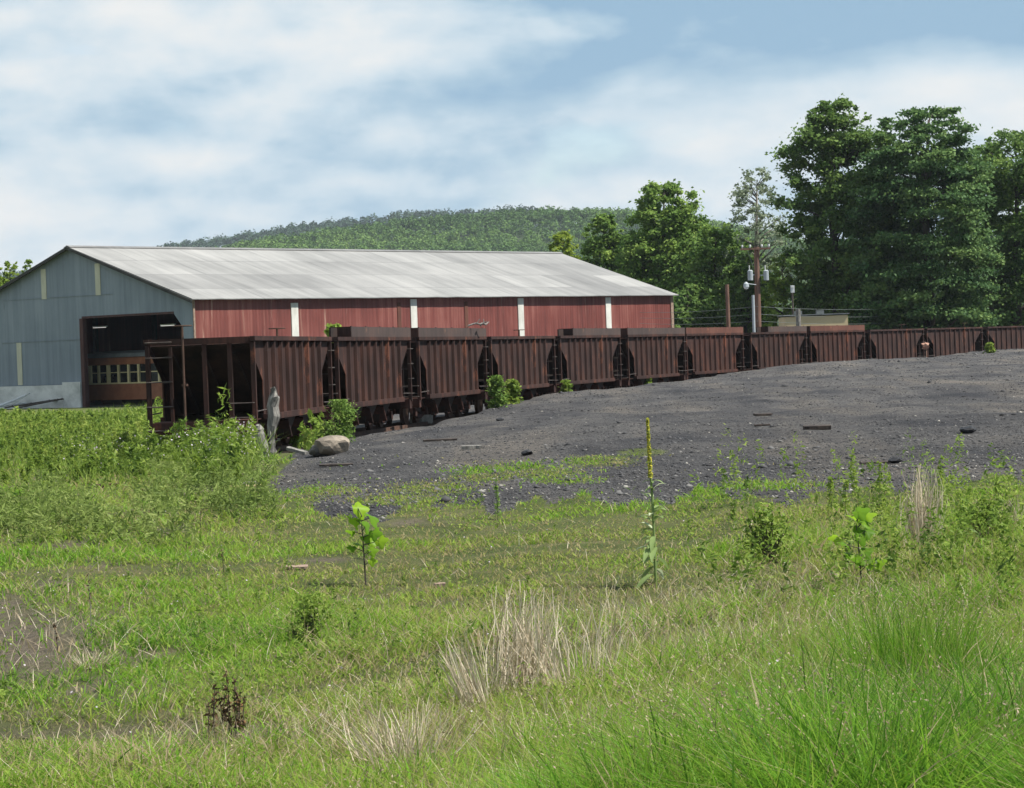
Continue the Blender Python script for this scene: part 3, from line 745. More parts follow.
# ------------------------------------------------------------------ poles, wires, far building
def pole(name, label, px, ytop, Y, r0_, r1_, mat, cat, tilt=0.):
    t = at(px, ytop, Y); b = np.array([t[0] + tilt * t[2], t[1], -.4])
    e = empty(name, (b[0], b[1], -.25)); tag(e, label, cat)
    bm = bmesh.new(); tube(bm, [(0, 0, -.2), ((t[0] - b[0]), 0, t[2] + .25)], [r0_, r1_], 12)
    mesh_obj('shaft', bm, mat, e, smooth=False)
    return e, t
PY = 160.
e, t = pole('utility_pole', 'tall brown utility pole carrying two grey tanks', 756.5, 247, PY, .21, .17, M['pole'], 'utility pole', -.01)
for px, lab in ((750.2, 'left'), (766, 'right')):
    q = at(px, 275, PY - .1); c = np.array([q[0] - e.location[0], -.15, q[2] + .25])
    bm = bmesh.new(); tube(bm, [(c[0], c[1], c[2] - .34), (c[0], c[1], c[2] + .26), (c[0], c[1], c[2] + .32)], [.17, .17, .10], 16)
    tk_ = mesh_obj('transformer_tank', bm, M['trafo'], e)
    bm = bmesh.new(); tube(bm, [(c[0] - .05, c[1], c[2] + .3), (c[0] - .05, c[1], c[2] + .62)], .035, 8); mesh_obj('bushing', bm, M['white_metal'], tk_)
    bm = bmesh.new(); bar(bm, (c[0], c[1], c[2]), (0, 0, c[2]), .08); mesh_obj('bracket', bm, M['pole_grey'], tk_)
topz = t[2] + .25
bm = bmesh.new(); box(bm, (0, -.2, topz - .12), (1.9, .1, .12)); arm = mesh_obj('cross_arm', bm, M['pole'], e)
for x in (-.85, -.35, .4, .85):
    bm = bmesh.new(); tube(bm, [(x, -.2, topz - .06), (x, -.2, topz + .04), (x, -.2, topz + .16)], [.03, .07, .05], 8); mesh_obj('insulator', bm, M['white_metal'], arm)
for x in (-.5, .5):
    bm = bmesh.new(); tube(bm, [(x, -.1, topz - .2), (x * .4, -.1, topz - 1.2), (x * .5, -.1, topz - 1.9)], .016, 5); mesh_obj('lead_wire', bm, M['wire'], e)
q = at(754, 285, PY); lx = q[0] - e.location[0]; lz = q[2] + .25
q2 = at(745.2, 285, PY); lx2 = q2[0] - e.location[0]
bm = bmesh.new(); tube(bm, [(0, -.1, lz), (lx2 + .1, -.6, lz + .08)], .03, 8); lm = mesh_obj('lamp_arm', bm, M['pole_grey'], e)
bm = bmesh.new(); tube(bm, [(lx2, -.62, lz + .2), (lx2, -.62, lz + .08), (lx2, -.62, lz - .12)], [.06, .16, .19], 12); hd = mesh_obj('lamp_head', bm, M['pole_grey'], lm)
bm = bmesh.new(); tube(bm, [(lx2, -.62, lz - .12), (lx2, -.62, lz - .24), (lx2, -.62, lz - .28)], [.17, .12, .04], 12); mesh_obj('lamp_lens', bm, M['lens'], hd)
pole('steel_post', 'slim grey steel post close to the pole with two tanks', 753, 295, PY - 2, .10, .09, M['pole_grey'], 'post', -.005)
pole('wooden_pole', 'short bare brown pole between the barn and the utility pole', 727, 284.5, PY - 1, .14, .12, M['pole'], 'pole', 0)
pole('stub_post', 'short grey post in front of the low tan roof', 798, 309, PY + 5, .17, .16, M['grey_wood'], 'post', 0)
for k, (yl, yr, lab) in enumerate(((311.5, 306.5, 'topmost'), (317, 314, 'middle'), (322.5, 321, 'lowest'))):
    bm = bmesh.new()
    a = at(640, yl + 1, PY + 6); c = at(757, yr, PY - .3); d = at(905, yr + 1.5, PY + 20)
    pts = []
    for (p, q, s) in ((a, c, .25), (c, d, .3)):
        for tt in np.linspace(0, 1, 12): 
            w_ = p + (q - p) * tt; w_ = w_.copy(); w_[2] -= s * 4 * tt * (1 - tt) * .5; pts.append(w_)
    pts.pop(12)
    tube(bm, pts, .011, 5)
    o = mesh_obj('power_line', bm, M['wire']); tag(o, f'{lab} of the thin wires strung behind the cars past the utility pole', 'wire', 'wires on the utility pole')
q = at(792.5, 289, PY + 12)
e = empty('box_post', (q[0], q[1], -.25)); tag(e, 'small white box high on a dark post left of the tallest broadleaf tree', 'post')
bm = bmesh.new(); tube(bm, [(0, .2, -.1), (0, .2, q[2] + .5)], .07, 8); mesh_obj('shaft', bm, M['bark'], e)
bm = bmesh.new(); box(bm, (0, 0, q[2] + .25), (.26, .2, .5)); box(bm, (0, -.13, q[2] + .4), (.2, .04, .12)); mesh_obj('white_box', bm, M['white_metal'], e)

# low building with tan roof beyond the cars
bl = at(786, 324, 168); br_ = at(849, 322, 168)
shed = empty('low_building', ((bl[0] + br_[0]) / 2, 170.5, 0)); tag(shed, 'low building with a flat tan front seen under the trees', 'building')
wd = br_[0] - bl[0]; zt_ = at(815, 314.5, 168)[2]
bm = bmesh.new(); box(bm, (0, 0, zt_ / 2 - .1), (wd, 4, zt_)); mesh_obj('wall', bm, M['tan_roof'], shed)
bm = bmesh.new(); box(bm, (0, 0, zt_ + .0), (wd + .2, 4.2, .08)); mesh_obj('roof', bm, M['tram_roof'], shed)
for x in (-wd * .25, wd * .1): 
    bm = bmesh.new(); box(bm, (x, -.5, zt_ + .15), (.5, .5, .3)); mesh_obj('roof_vent', bm, M['tram_roof'], shed)

# ------------------------------------------------------------------ trees
G_DARK = [(0, (0.0590, 0.1086, 0.0299)), (.5, (0.1050, 0.1846, 0.0448)), (1, (0.1968, 0.2850, 0.0696))]
G_MID = [(0, (0.0818, 0.1499, 0.0337)), (.5, (0.1509, 0.2508, 0.0530)), (1, (0.2673, 0.3679, 0.0820))]
G_LIGHT = [(0, (0.1260, 0.1980, 0.0300)), (.5, (0.1980, 0.2889, 0.0450)), (1, (0.3060, 0.3795, 0.0674))]
G_LIME = [(0, (.16, .22, .03)), (.5, (.24, .32, .045)), (1, (.34, .41, .07))]
G_SILV = [(0, (0.1296, 0.1728, 0.1008)), (.5, (0.2160, 0.2592, 0.1656)), (1, (0.3312, 0.3744, 0.2592))]
G_PINE = [(0, (0.0486, 0.1037, 0.0387)), (.5, (0.0972, 0.1783, 0.0594)), (1, (0.1821, 0.2755, 0.0832))]
LM = {k: leafmat('leaves_' + k, s, t) for k, s, t in (('dark', G_DARK, .4), ('mid', G_MID, .42), ('light', G_LIGHT, .45), ('silver', G_SILV, .35), ('lime', G_LIME, .5), ('pine', G_PINE, .35))}

def leaf_quads(C, size, up_bias=.5, r=rng, aspect=1.6, out=None):
    """one quad per centre, turned at random but leaning towards the sky (or 'out')"""
    n = len(C)
    nr = r.normal(size=(n, 3)); nr[:, 2] = np.abs(nr[:, 2]) + up_bias
    if out is not None: nr += out * .8
    nr /= np.linalg.norm(nr, axis=1)[:, None]
    t = np.cross(nr, r.normal(size=(n, 3))); t /= np.linalg.norm(t, axis=1)[:, None] + 1e-9
    b = np.cross(nr, t)
    s = (size * r.uniform(.6, 1.35, n))[:, None]
    V = np.stack([C - t * s * aspect / 2, C + b * s / 2 + nr * s * .12, C + t * s * aspect / 2, C - b * s / 2 + nr * s * .12], 1).reshape(-1, 3)
    return V, np.arange(4 * n).reshape(-1, 4)

def tree(name, label, px, ytop, width, Y, kind='broad', leaf='dark', n=9000, size=.26, seed=0, base=-.25, low=.12, cat='tree', group=None, bark='bark', wob=.5, clumps=None):
    r = np.random.default_rng(seed)
    top = at(px, ytop, Y); hgt = top[2] - base; R = width / 2 * Y / F
    b0 = at(px, 330, Y)
    x0, y0 = b0[0], Y
    e = empty(name, (x0, y0, base)); tag(e, label, cat, group)
    lean = (top[0] - x0)
    cl = []; rad = []
    nc = clumps or int(190 + R * 46)
    z_lo = low * hgt
    while len(cl) < nc:
        t = r.uniform(0, 1); a = r.uniform(0, 2 * math.pi)
        if kind == 'broad': env = math.sqrt(max(0, 1 - ((t - .46) / .56) ** 2)) * (1 + .22 * math.sin(3 * a + seed) + .15 * math.sin(7 * t + a * 2 + seed))
        elif kind == 'pine': env = (1 - t) ** .55 * (.85 + .25 * math.sin(5 * a + seed + 4 * t))
        elif kind == 'oval': env = math.sqrt(max(0, 1 - (2 * t - 1) ** 2)) ** .8 * (1 + .2 * math.sin(2 * a + 6 * t + seed))
        else: env = math.sqrt(max(0, 1 - ((t - .3) / .75) ** 2)) * (1 + .2 * math.sin(3 * a + seed))
        q = r.uniform(.1, 1) ** .55
        if kind == 'pine':
            t = round(t * 16) / 16 + r.normal() * .008
        rr = env * R * q * .92
        z = z_lo + t * (hgt - z_lo) * .97 - (q * .05 * hgt * .5 if kind == 'pine' else 0)
        cl.append((rr * math.cos(a) + lean * (z / hgt), rr * math.sin(a), z))
        rad.append(r.uniform(.55, 1.25) * R * (.155 if kind != 'pine' else .17) * (1.0 if t < .85 else .65))
    cl = np.array(cl); rad = np.array(rad)
    w = rad ** 2; idx = r.choice(nc, n, p=w / w.sum())
    dv = r.normal(size=(n, 3)); dv /= np.linalg.norm(dv, axis=1)[:, None]
    dist = np.abs(r.normal(0, .62, n)) + .12
    flat = np.array([1.2, 1.2, .46]) if kind in ('pine', 'dome') else np.array([1.1, 1.1, .75])
    C = cl[idx] + dv * (rad[idx] * dist)[:, None] * flat
    if kind == 'pine': C[:, 2] -= (np.hypot(dv[:, 0], dv[:, 1]) * rad[idx] * dist) * .22
    C[:, 2] = np.minimum(C[:, 2], hgt + .15)
    C[:, 2] = np.maximum(C[:, 2], .1)
    V, Fc = leaf_quads(C, size, .35, r, aspect=1.5 if kind != 'pine' else 2.2)
    tint = np.clip(r.normal(.5, .2, n) + r.normal(0, .22, nc)[idx], 0, 1)
    np_mesh('crown', V, Fc, LM[leaf], e, tint)
    bm = bmesh.new()
    tr = max(.1, .022 * hgt)
    zs = [0, .3 * hgt, .6 * hgt, .93 * hgt]
    pts = [(lean * z / hgt + (r.normal() * .012 * hgt if 0 < i < 3 else 0), r.normal() * .008 * hgt if i else 0, z) for i, z in enumerate(zs)]
    tube(bm, pts, [tr * 1.2, tr * .85, tr * .5, tr * .12], 9)
    for k in r.choice(nc, min(nc, 44), replace=False):
        c = cl[k]; zb_ = max(z_lo * .7, c[2] - (.35 if kind != 'pine' else .05) * math.hypot(c[0], c[1]) - .03 * hgt)
        zb_ = min(zb_, .9 * hgt)
        i = np.interp(zb_, zs, [0, 1, 2, 3]); a_ = int(min(i, 2)); f_ = i - a_
        st = Vector(pts[a_]).lerp(Vector(pts[a_ + 1]), f_)
        rb = tr * (.42 - .3 * zb_ / hgt)
        mid_ = st.lerp(Vector(c), .5) + Vector((r.normal() * .15, r.normal() * .15, .1 * (1 if kind != 'pine' else -1)))
        tube(bm, [st, mid_, c], [max(rb, .03), max(rb * .6, .025), .015], 6)
    mesh_obj('trunk', bm, M[bark], e, smooth=True)
    return e

tree('round_tree', 'yellow green round tree just above the far end of the barn roof', 563, 229, 50, 215, 'broad', 'lime', 16530, 0.192, 3)
tree('broadleaf_tree', 'mid green tree between the yellow green tree and the taller group', 604, 212, 62, 205, 'broad', 'mid', 37468, 0.192, 4)
tree('layered_tree', 'tall mid green tree with a pointed crown behind the barn end', 664, 179, 104, 200, 'spire', 'mid', 93670, 0.192, 15, low=.03)
tree('broadleaf_tree', 'green tree with rounded top beside the silvery tree', 716, 222, 112, 195, 'broad', 'mid', 60885, 0.179, 6, low=.02)
tree('silvery_tree', 'thin silvery tree with sparse leaves above the utility pole', 757, 165, 80, 192, 'oval', 'silver', 7500, 0.15, 7, low=.36, bark='bark_pale', clumps=160)
tree('broadleaf_tree', 'dark green tree low behind the utility pole', 748, 246, 58, 188, 'broad', 'dark', 42151, 0.166, 8, low=.02)
tree('broadleaf_tree', 'dark green tree filling the gap behind the slim steel post', 738, 236, 80, 206, 'broad', 'mid', 16000, 0.2, 28, low=.02)
tree('slender_tree', 'bright green slender tree right of the utility pole', 781, 252, 44, 182, 'broad', 'light', 12397, 0.153, 9, low=.02)
tree('broadleaf_tree', 'tallest broadleaf tree with gaps in its crown left of the conifer', 834, 97, 118, 182, 'broad', 'dark', 88986, 0.179, 10, low=.22)
tree('conifer_tree', 'big dark conifer with flat layered boughs behind the last cars', 928, 101, 152, 178, 'dome', 'pine', 140505, 0.173, 11, low=.06)
tree('conifer_tree', 'narrow dark conifer between the tallest broadleaf and the big conifer', 886, 112, 80, 184, 'pine', 'pine', 56202, 0.173, 17, low=.08)
tree('broadleaf_tree', 'dark tree cut off by the right edge of the photo', 1016, 126, 150, 186, 'broad', 'dark', 70252, 0.179, 12, low=.08)
tree('broadleaf_tree', 'dark tree filling the space between the big conifer and the right edge', 984, 140, 90, 192, 'broad', 'dark', 30000, 0.19, 29, low=.03)
tree('broadleaf_tree', 'distant bluish green tree seen through the gap over the tan roof', 828, 268, 70, 235, 'broad', 'mid', 23417, 0.217, 13, low=.05)
tree('broadleaf_tree', 'far tree in shade behind the tallest broadleaf trunk', 868, 240, 70, 225, 'broad', 'dark', 32784, 0.217, 18, low=.02)
tree('conifer_tree', 'light green spire leaning out left of the barn gable', 10, 259, 40, 190, 'spire', 'light', 13050, 0.141, 14)
tree('conifer_tree', 'light green spire close against the left barn roof edge', 30, 257, 34, 196, 'spire', 'light', 13050, 0.141, 16)
tree('conifer_tree', 'light green spire at the left edge of the photo', -8, 262, 40, 188, 'spire', 'light', 13050, 0.141, 19)
for k, (px, yt, wd_, lf, lab) in enumerate((
        (688, 282, 70, 'dark', 'shrub behind the short bare pole at the barn end'), (735, 292, 60, 'mid', 'shrub behind the slim steel post'),
        (884, 284, 60, 'dark', 'dark shrub right of the low tan building'), (915, 298, 54, 'mid', 'shrub under the middle of the big conifer'),
        (950, 290, 62, 'dark', 'dark shrub under the right side of the big conifer'), (990, 296, 60, 'mid', 'shrub over the last gap between cars'), (1024, 288, 60, 'dark', 'dark shrub at the right edge behind the last car'),
        (640, 286, 60, 'dark', 'dark shrub hard behind the barn end wall'))):
    tree('shrub', lab, px, yt, wd_, 190 + k % 3 * 3, 'broad', lf, 6000, .22, 40 + k, low=.0, cat='shrub', group='shrubs under the trees behind the train')

def vnoise(x, y, s, seed):
    r = np.random.default_rng(seed); v = 0
    for _ in range(7):
        k = r.normal(size=2) / s; v = v + np.sin(x * k[0] + y * k[1] + r.uniform(0, 6.28))
    return v / 7 ** .5 / .75      # roughly unit variance

# ------------------------------------------------------------------ hills
def hill(name, Y, pts, depth, seed):
    xs = np.linspace(-260, 1320, 160)
    r = np.random.default_rng(seed)
    ys = np.interp(xs, [p[0] for p in pts], [p[1] for p in pts])
    top = np.array([at(x, y, Y) for x, y in zip(xs, ys)])
    tz_ = top[:, 2] - 9.0
    rows = []
    prof = [(-depth, -.3), (-depth * .8, .18), (-depth * .55, .46), (-depth * .3, .74), (-depth * .1, .95), (0, 1), (depth * .3, .8), (depth, -.1)]
    T = np.linspace(0, 1, 36); dep = np.interp(T, np.linspace(0, 1, len(prof)), [p[0] for p in prof]); hh = np.interp(T, np.linspace(0, 1, len(prof)), [p[1] for p in prof])
    V = np.stack([np.stack([top[:, 0] * (1 + d / Y * .9), np.full(len(xs), Y + d), tz_ * h_ + 6 * np.sin(top[:, 0] * .013 + d * .02) * h_ * (1 - h_) * 4], 1) for d, h_ in zip(dep, hh)])
    ny, nx = V.shape[:2]
    i = np.arange(nx - 1)[None, :] + nx * np.arange(ny - 1)[:, None]
    Fc = np.stack([i, i + 1, i + 1 + nx, i + nx], -1).reshape(-1, 4)
    o = np_mesh(name, V.reshape(-1, 3), Fc, noisy(name + '_soil', (.02, .035, .012), (.04, .06, .02), (.02, .02, .02)), smooth=True); tag(o, kind='structure')
    return V, xs

def forest(name, V, n, lmat, seed, rad=(1.9, 3.6), per=64, size=1.05, label=''):
    r = np.random.default_rng(seed)
    ny, nx = V.shape[:2]
    a = r.uniform(0.05, .74, n) * (ny - 1); b = r.uniform(0, 1, n) * (nx - 1.001)
    ai = a.astype(int); bi = b.astype(int); fa = (a - ai)[:, None]; fb = (b - bi)[:, None]
    P = (V[ai, bi] * (1 - fa) + V[ai + 1, bi] * fa) * (1 - fb) + (V[ai, bi + 1] * (1 - fa) + V[ai + 1, bi + 1] * fa) * fb
    R = np.clip(r.lognormal(math.log(sum(rad) / 2), .32, n), rad[0] * .6, rad[1] * 1.7); hg = r.uniform(6.5, 11, n)
    idx = np.repeat(np.arange(n), per)
    dv = r.normal(size=(n * per, 3)); dv[:, 2] = np.abs(dv[:, 2]) * 1.0 - .25; dv /= np.linalg.norm(dv, axis=1)[:, None]
    C = P[idx] + dv * (R[idx] * r.uniform(.75, 1.08, n * per))[:, None] * np.array([1, 1, 1.15]); C[:, 2] += hg[idx] - R[idx] * .6
    Vv, Fc = leaf_quads(C, size, .1, r, 1.3, out=dv)
    tint = np.clip(r.normal(.5, .13, n * per) + r.normal(0, .2, n)[idx] + .16 * vnoise(P[:, 0], P[:, 1], 60, seed)[idx], 0, 1)
    o = np_mesh(name, Vv, Fc, lmat, None, tint); tag(o, label, 'woodland', kind='stuff')
hill_near = [(-260, 300), (100, 292), (200, 256), (250, 243), (330, 232), (430, 219), (520, 213), (575, 212), (640, 214), (720, 226), (820, 246), (950, 262), (1320, 285)]
hill_back = [(-260, 290), (60, 270), (180, 244), (230, 238), (290, 227), (350, 219.5), (395, 214.5), (470, 211), (530, 208), (570, 213), (640, 222), (760, 242), (1320, 285)]
V1, _ = hill('near_hill', 1500, hill_near, 420, 1)
forest('hill_woodland', V1, 10500, leafmat('hill_leaves', [(0, (.045, .095, .022)), (.5, (.085, .16, .034)), (1, (.15, .235, .055))], .25), 21, label='dense green woodland covering the nearer hill behind the barn')
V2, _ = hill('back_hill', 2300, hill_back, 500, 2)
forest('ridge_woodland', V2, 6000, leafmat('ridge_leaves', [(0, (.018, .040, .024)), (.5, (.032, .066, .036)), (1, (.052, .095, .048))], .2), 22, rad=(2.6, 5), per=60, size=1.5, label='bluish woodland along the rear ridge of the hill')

# ------------------------------------------------------------------ grass and weeds
GR = [(0, (.46, .38, .24)), (.12, (.36, .28, .16)), (.22, (.29, .27, .10)), (.38, (0.291, 0.364, 0.062)), (.62, (0.190, 0.353, 0.031)), (.85, (0.110, 0.252, 0.022)), (1, (0.056, 0.140, 0.017))]
M['grass'] = leafmat('grass_blades', GR, .5, .5)
M['dry'] = leafmat('dry_straw', [(0, (.22, .16, .10)), (.5, (.44, .36, .25)), (1, (.66, .58, .45))], .25, .6)
M['weed'] = leafmat('weed_leaves', [(0, (.07, .12, .025)), (.4, (.15, .235, .036)), (.75, (.24, .32, .055)), (1, (.33, .39, .09))], .45, .5)
M['feather'] = leafmat('feathery_weed', [(0, (.10, .145, .035)), (.5, (.175, .24, .055)), (1, (.27, .32, .10))], .4, .6)
M['clover'] = leafmat('ground_leaves', [(0, (.115, .165, .028)), (.5, (.195, .275, .035)), (1, (.29, .35, .06))], .4, .55)
M['petal'] = leafmat('pale_petals', [(0, (.45, .34, .42)), (1, (.62, .56, .6))], .3)
M['gravel'] = leafmat('gravel_bits', [(0, (.036, .035, .036)), (.6, (.086, .084, .085)), (.85, (.15, .145, .14)), (.95, (.25, .235, .21)), (1, (.42, .39, .34))], 0., .8)

def blades(name, P, h, w, tint, mat, label, cat='grass', lean=.35, droop=.35, seg=3, seed=0, stem=False):
    r = np.random.default_rng(seed); n = len(P)
    a = r.uniform(0, 2 * np.pi, n); dirv = np.stack([np.cos(a), np.sin(a), np.zeros(n)], 1)
    ln = np.abs(r.normal(0, lean, n)); dr = np.abs(r.normal(droop, droop * .5, n))
    fa = r.uniform(0, 2 * np.pi, n); side = np.stack([np.cos(fa), np.sin(fa), np.zeros(n)], 1)
    # turn the broad face roughly to where it can be seen from the path, any angle still allowed
    side = side * .5 + np.stack([np.ones(n), np.zeros(n), np.zeros(n)], 1) * np.where(r.uniform(size=n) < .5, 1, -1)[:, None] * .6
    side /= np.linalg.norm(side, axis=1)[:, None]
    T = np.linspace(0, 1, seg + 1)
    rows = []
    for t in T:
        c = P + dirv * (h * (ln * t + dr * t * t))[:, None]
        c[:, 2] += h * (t - .35 * dr * t * t) * np.sqrt(1 / (1 + ln * ln)) 
        ww = w * ((1 - t) ** .6 * .92 + .08) if not stem else w * (1 - .4 * t)
        rows.append(np.stack([c - side * (ww / 2)[:, None], c + side * (ww / 2)[:, None]], 1))
    V = np.stack(rows, 1).reshape(n, -1, 3)
    base = (np.arange(n) * (2 * (seg + 1)))[:, None]
    f = np.concatenate([np.stack([base[:, 0] + 2 * k, base[:, 0] + 2 * k + 1, base[:, 0] + 2 * k + 3, base[:, 0] + 2 * k + 2], 1)[:, None] for k in range(seg)], 1).reshape(-1, 4)
    o = np_mesh(name, V.reshape(-1, 3), f, mat, None, np.repeat(tint, seg)); tag(o, label, cat, kind='stuff')
    return o

def sample(n, x0, x1, y0, y1, seed):
    r = np.random.default_rng(seed)
    px = r.uniform(x0, x1, n); py = r.uniform(y0, y1, n)
    P, ok = ghit(px, py); P[:, 2] = gzl(P[:, 0], P[:, 1])
    return px[ok], py[ok], P[ok], r

def grass_field(px, py, P):
    """height (m), tint mean and density factor at a spot of ground"""
    lush = sstep(430, 860, px + 30 * np.sin(py * .06) + 22 * np.sin(px * .05)) * sstep(575, 720, py + 14 * np.sin(px * .03))
    vivid = sstep(480, 660, px + (py - 690) * .15 + 26 * np.sin(py * .06) + 24 * np.sin(px * .05)) * sstep(590, 670, py + 16 * np.sin(px * .03) + 10 * np.sin(px * .11))
    right = sstep(640, 860, px) * sstep(492, 540, py)
    midh = sstep(240, 480, px) * sstep(560, 680, py)
    h = .045 + .115 * lush + .115 * right * (1 - .6 * lush) + .06 * midh
    n1 = vnoise(P[:, 0], P[:, 1], .9, 1); n2 = vnoise(P[:, 0], P[:, 1], .35, 2); n3 = vnoise(P[:, 0], P[:, 1], 2.2, 3)
    h = h * np.clip(1 + .34 * n1 + .32 * n2, .4, 1.9) 
    h += .08 * ell(px, py, 110, 712, 80, 16) + .08 * ell(px, py, 310, 640, 50, 20) + .07 * ell(px, py, 240, 715, 40, 20) + .16 * ell(px, py, 905, 690, 90, 40) + .03 * sstep(730, 770, py)
    left_far = sstep(300, 150, px) * sstep(560, 470, py)
    h += .10 * left_far
    tint = .43 + .20 * vivid + .06 * right + .10 * n1 + .09 * n3 + .09 * n2 - .10 * sstep(560, 500, py) * sstep(300, 120, px)
    tint += .2 * ell(px, py, 900, 660, 110, 60) + .15 * ell(px, py, 110, 705, 80, 18) + .12 * ell(px, py, 480, 510, 120, 16)
    dryness = .8 * ell(px, py, 590, 632, 130, 34) + .4 * ell(px, py, 760, 620, 140, 40) + 1.1 * ell(px, py, 180, 752, 240, 30) + .12 * sstep(430, 300, px) * sstep(540, 600, py) + .45 * ell(px, py, 440, 745, 90, 30) + .35 * ell(px, py, 60, 610, 100, 40) + .3 * ell(px, py, 480, 655, 110, 40) + .25 * ell(px, py, 860, 560, 120, 30) + .5 * ell(px, py, 350, 665, 60, 20)
    dry = np.clip((dryness + .14 * sstep(600, 700, py)) * (1 - .3 * vivid) + .10 * n2, 0, .85)
    dens = (1 - .95 * np.clip(bare(px, py) * 1.6, 0, 1)) * np.clip(.8 + .35 * n2 + .2 * n1, .25, 1)
    cm = coal_mask(px, py); g = grass_on_coal(px, py)
    dens = np.where(cm, np.clip(g * 1.6 - .25, 0, 1) * .9 + .012, dens)
    return np.maximum(h, .035), tint, dry, dens

px, py, P, r = sample(480000, -350, 1520, 455, 900, 31)
h, tint, dry, dens = grass_field(px, py, P)
keep = r.uniform(size=len(px)) < dens
px, py, P, h, tint, dry = (a[keep] for a in (px, py, P, h, tint, dry))
isdry = r.uniform(size=len(px)) < dry * .5
tint = np.where(isdry, np.clip(r.normal(.10, .07, len(px)), 0, .3), np.clip(tint + r.normal(0, .17, len(px)), .16, 1))
hh = h * r.uniform(.35, 1.45, len(px))
D = P[:, 1]
wd_ = np.maximum(.0052 + .001 * sstep(13, 9, D), D / F * 1.1) * r.lognormal(-.05, .45, len(px))
nearm = D < 21
blades('grass', P[nearm], hh[nearm], wd_[nearm], tint[nearm], M['grass'], 'lush and dry grass blades across the foreground', seg=4, seed=1, lean=.42, droop=.6)
blades('short_grass', P[~nearm], hh[~nearm], wd_[~nearm], tint[~nearm], M['grass'], 'short thin turf toward the coal yard and weeds', seg=2, seed=2, lean=.6, droop=.5)

# dry straw standing among the grass
px, py, P, r = sample(93000, -350, 1520, 500, 880, 32)
pr = .55 * ell(px, py, 600, 640, 120, 40) + .40 * ell(px, py, 760, 620, 170, 50) + .5 * ell(px, py, 420, 745, 80, 34) + .35 * ell(px, py, 220, 740, 180, 26) + .4 * ell(px, py, 900, 560, 150, 36) + .12 * sstep(560, 620, py) * sstep(250, 420, px) + .4 * ell(px, py, 40, 640, 90, 40) + .06 + .10 * sstep(640, 720, py) * sstep(450, 560, px)
pr = pr * (1 - .9 * ell(px, py, 530, 680, 62, 55))
k = r.uniform(size=len(px)) < pr * .5 * np.where(coal_mask(px, py), .1, 1)
px, py, P = px[k], py[k], P[k]; n = len(px)
fld = grass_field(px, py, P)
hs = np.minimum(fld[0] * r.uniform(.7, 1.7, n) + .04 + .04 * sstep(420, 600, px) * sstep(560, 620, py) * r.uniform(0, 1, n), .30)
blades('dry_grass', P, hs, np.maximum(.0032, P[:, 1] / F * .75) * r.uniform(.7, 1.3, n), r.uniform(0, 1, n), M['dry'], 'dry straw stems mixed through the green grass', lean=.6, droop=.3, seg=3, seed=3)

# seed heads and thin tall flowering stems over the grass
px, py, P, r = sample(23000, 200, 1520, 520, 880, 35)
k = r.uniform(size=len(px)) < (.25 + .5 * sstep(450, 800, px)) * sstep(520, 580, py) * np.where(coal_mask(px, py), 0, 1)
px, py, P = px[k], py[k], P[k]; n = len(px)
hs = np.minimum(grass_field(px, py, P)[0] * r.uniform(1.2, 1.9, n) + .05, .45)
o = blades('seed_stems', P, hs, np.maximum(.0025, P[:, 1] / F * .5), np.clip(r.normal(.3, .1, n), .1, .6), M['grass'], 'thin seeding stems rising over the tall grass', lean=.25, droop=.2, seg=3, seed=4)

sel = np.random.default_rng(37).choice(n, int(n * .22), replace=False); P = P[sel]; hs = hs[sel]; n = len(sel)
idx = np.repeat(np.arange(n), 7); rr_ = np.random.default_rng(36); m_ = len(idx)
C = P[idx] + rr_.normal(0, .014, (m_, 3)); C[:, 2] += hs[idx] * rr_.uniform(.72, 1.0, m_)
C[:, :2] += np.repeat(rr_.normal(0, .05, (n, 2)), 7, 0)
V, Fc = leaf_quads(C, np.maximum(.005, P[idx, 1] / F * .6), .2, rr_, 2.6)
tag(np_mesh('seed_heads', V, Fc, M['dry'], None, rr_.uniform(0, .45, m_)), 'small tan seed heads over the tall grass', 'grass', kind='stuff')

# broad small leaves of ground cover in the short turf
px, py, P, r = sample(185000, -350, 1520, 470, 880, 33)
fld = grass_field(px, py, P)
k = r.uniform(size=len(px)) < np.clip(fld[3], 0, 1) * np.where(coal_mask(px, py), .7, (.75 - .35 * sstep(420, 700, px) * sstep(560, 640, py)))
px, py, P = px[k], py[k], P[k]; n = len(px)
P[:, 2] += fld[0][k] * r.uniform(.15, .9, n)
V, Fc = leaf_quads(P, np.maximum(.008, P[:, 1] / F * 1.05) * r.uniform(.7, 1.3, n), .8, r, 1.5)
ti = np.clip(.5 + .2 * vnoise(P[:, 0], P[:, 1], .5, 9) + r.normal(0, .2, n), 0, 1)
tag(np_mesh('ground_cover', V, Fc, M['clover'], None, ti), 'low clover and small leaved plants in the turf', 'ground cover', kind='stuff')

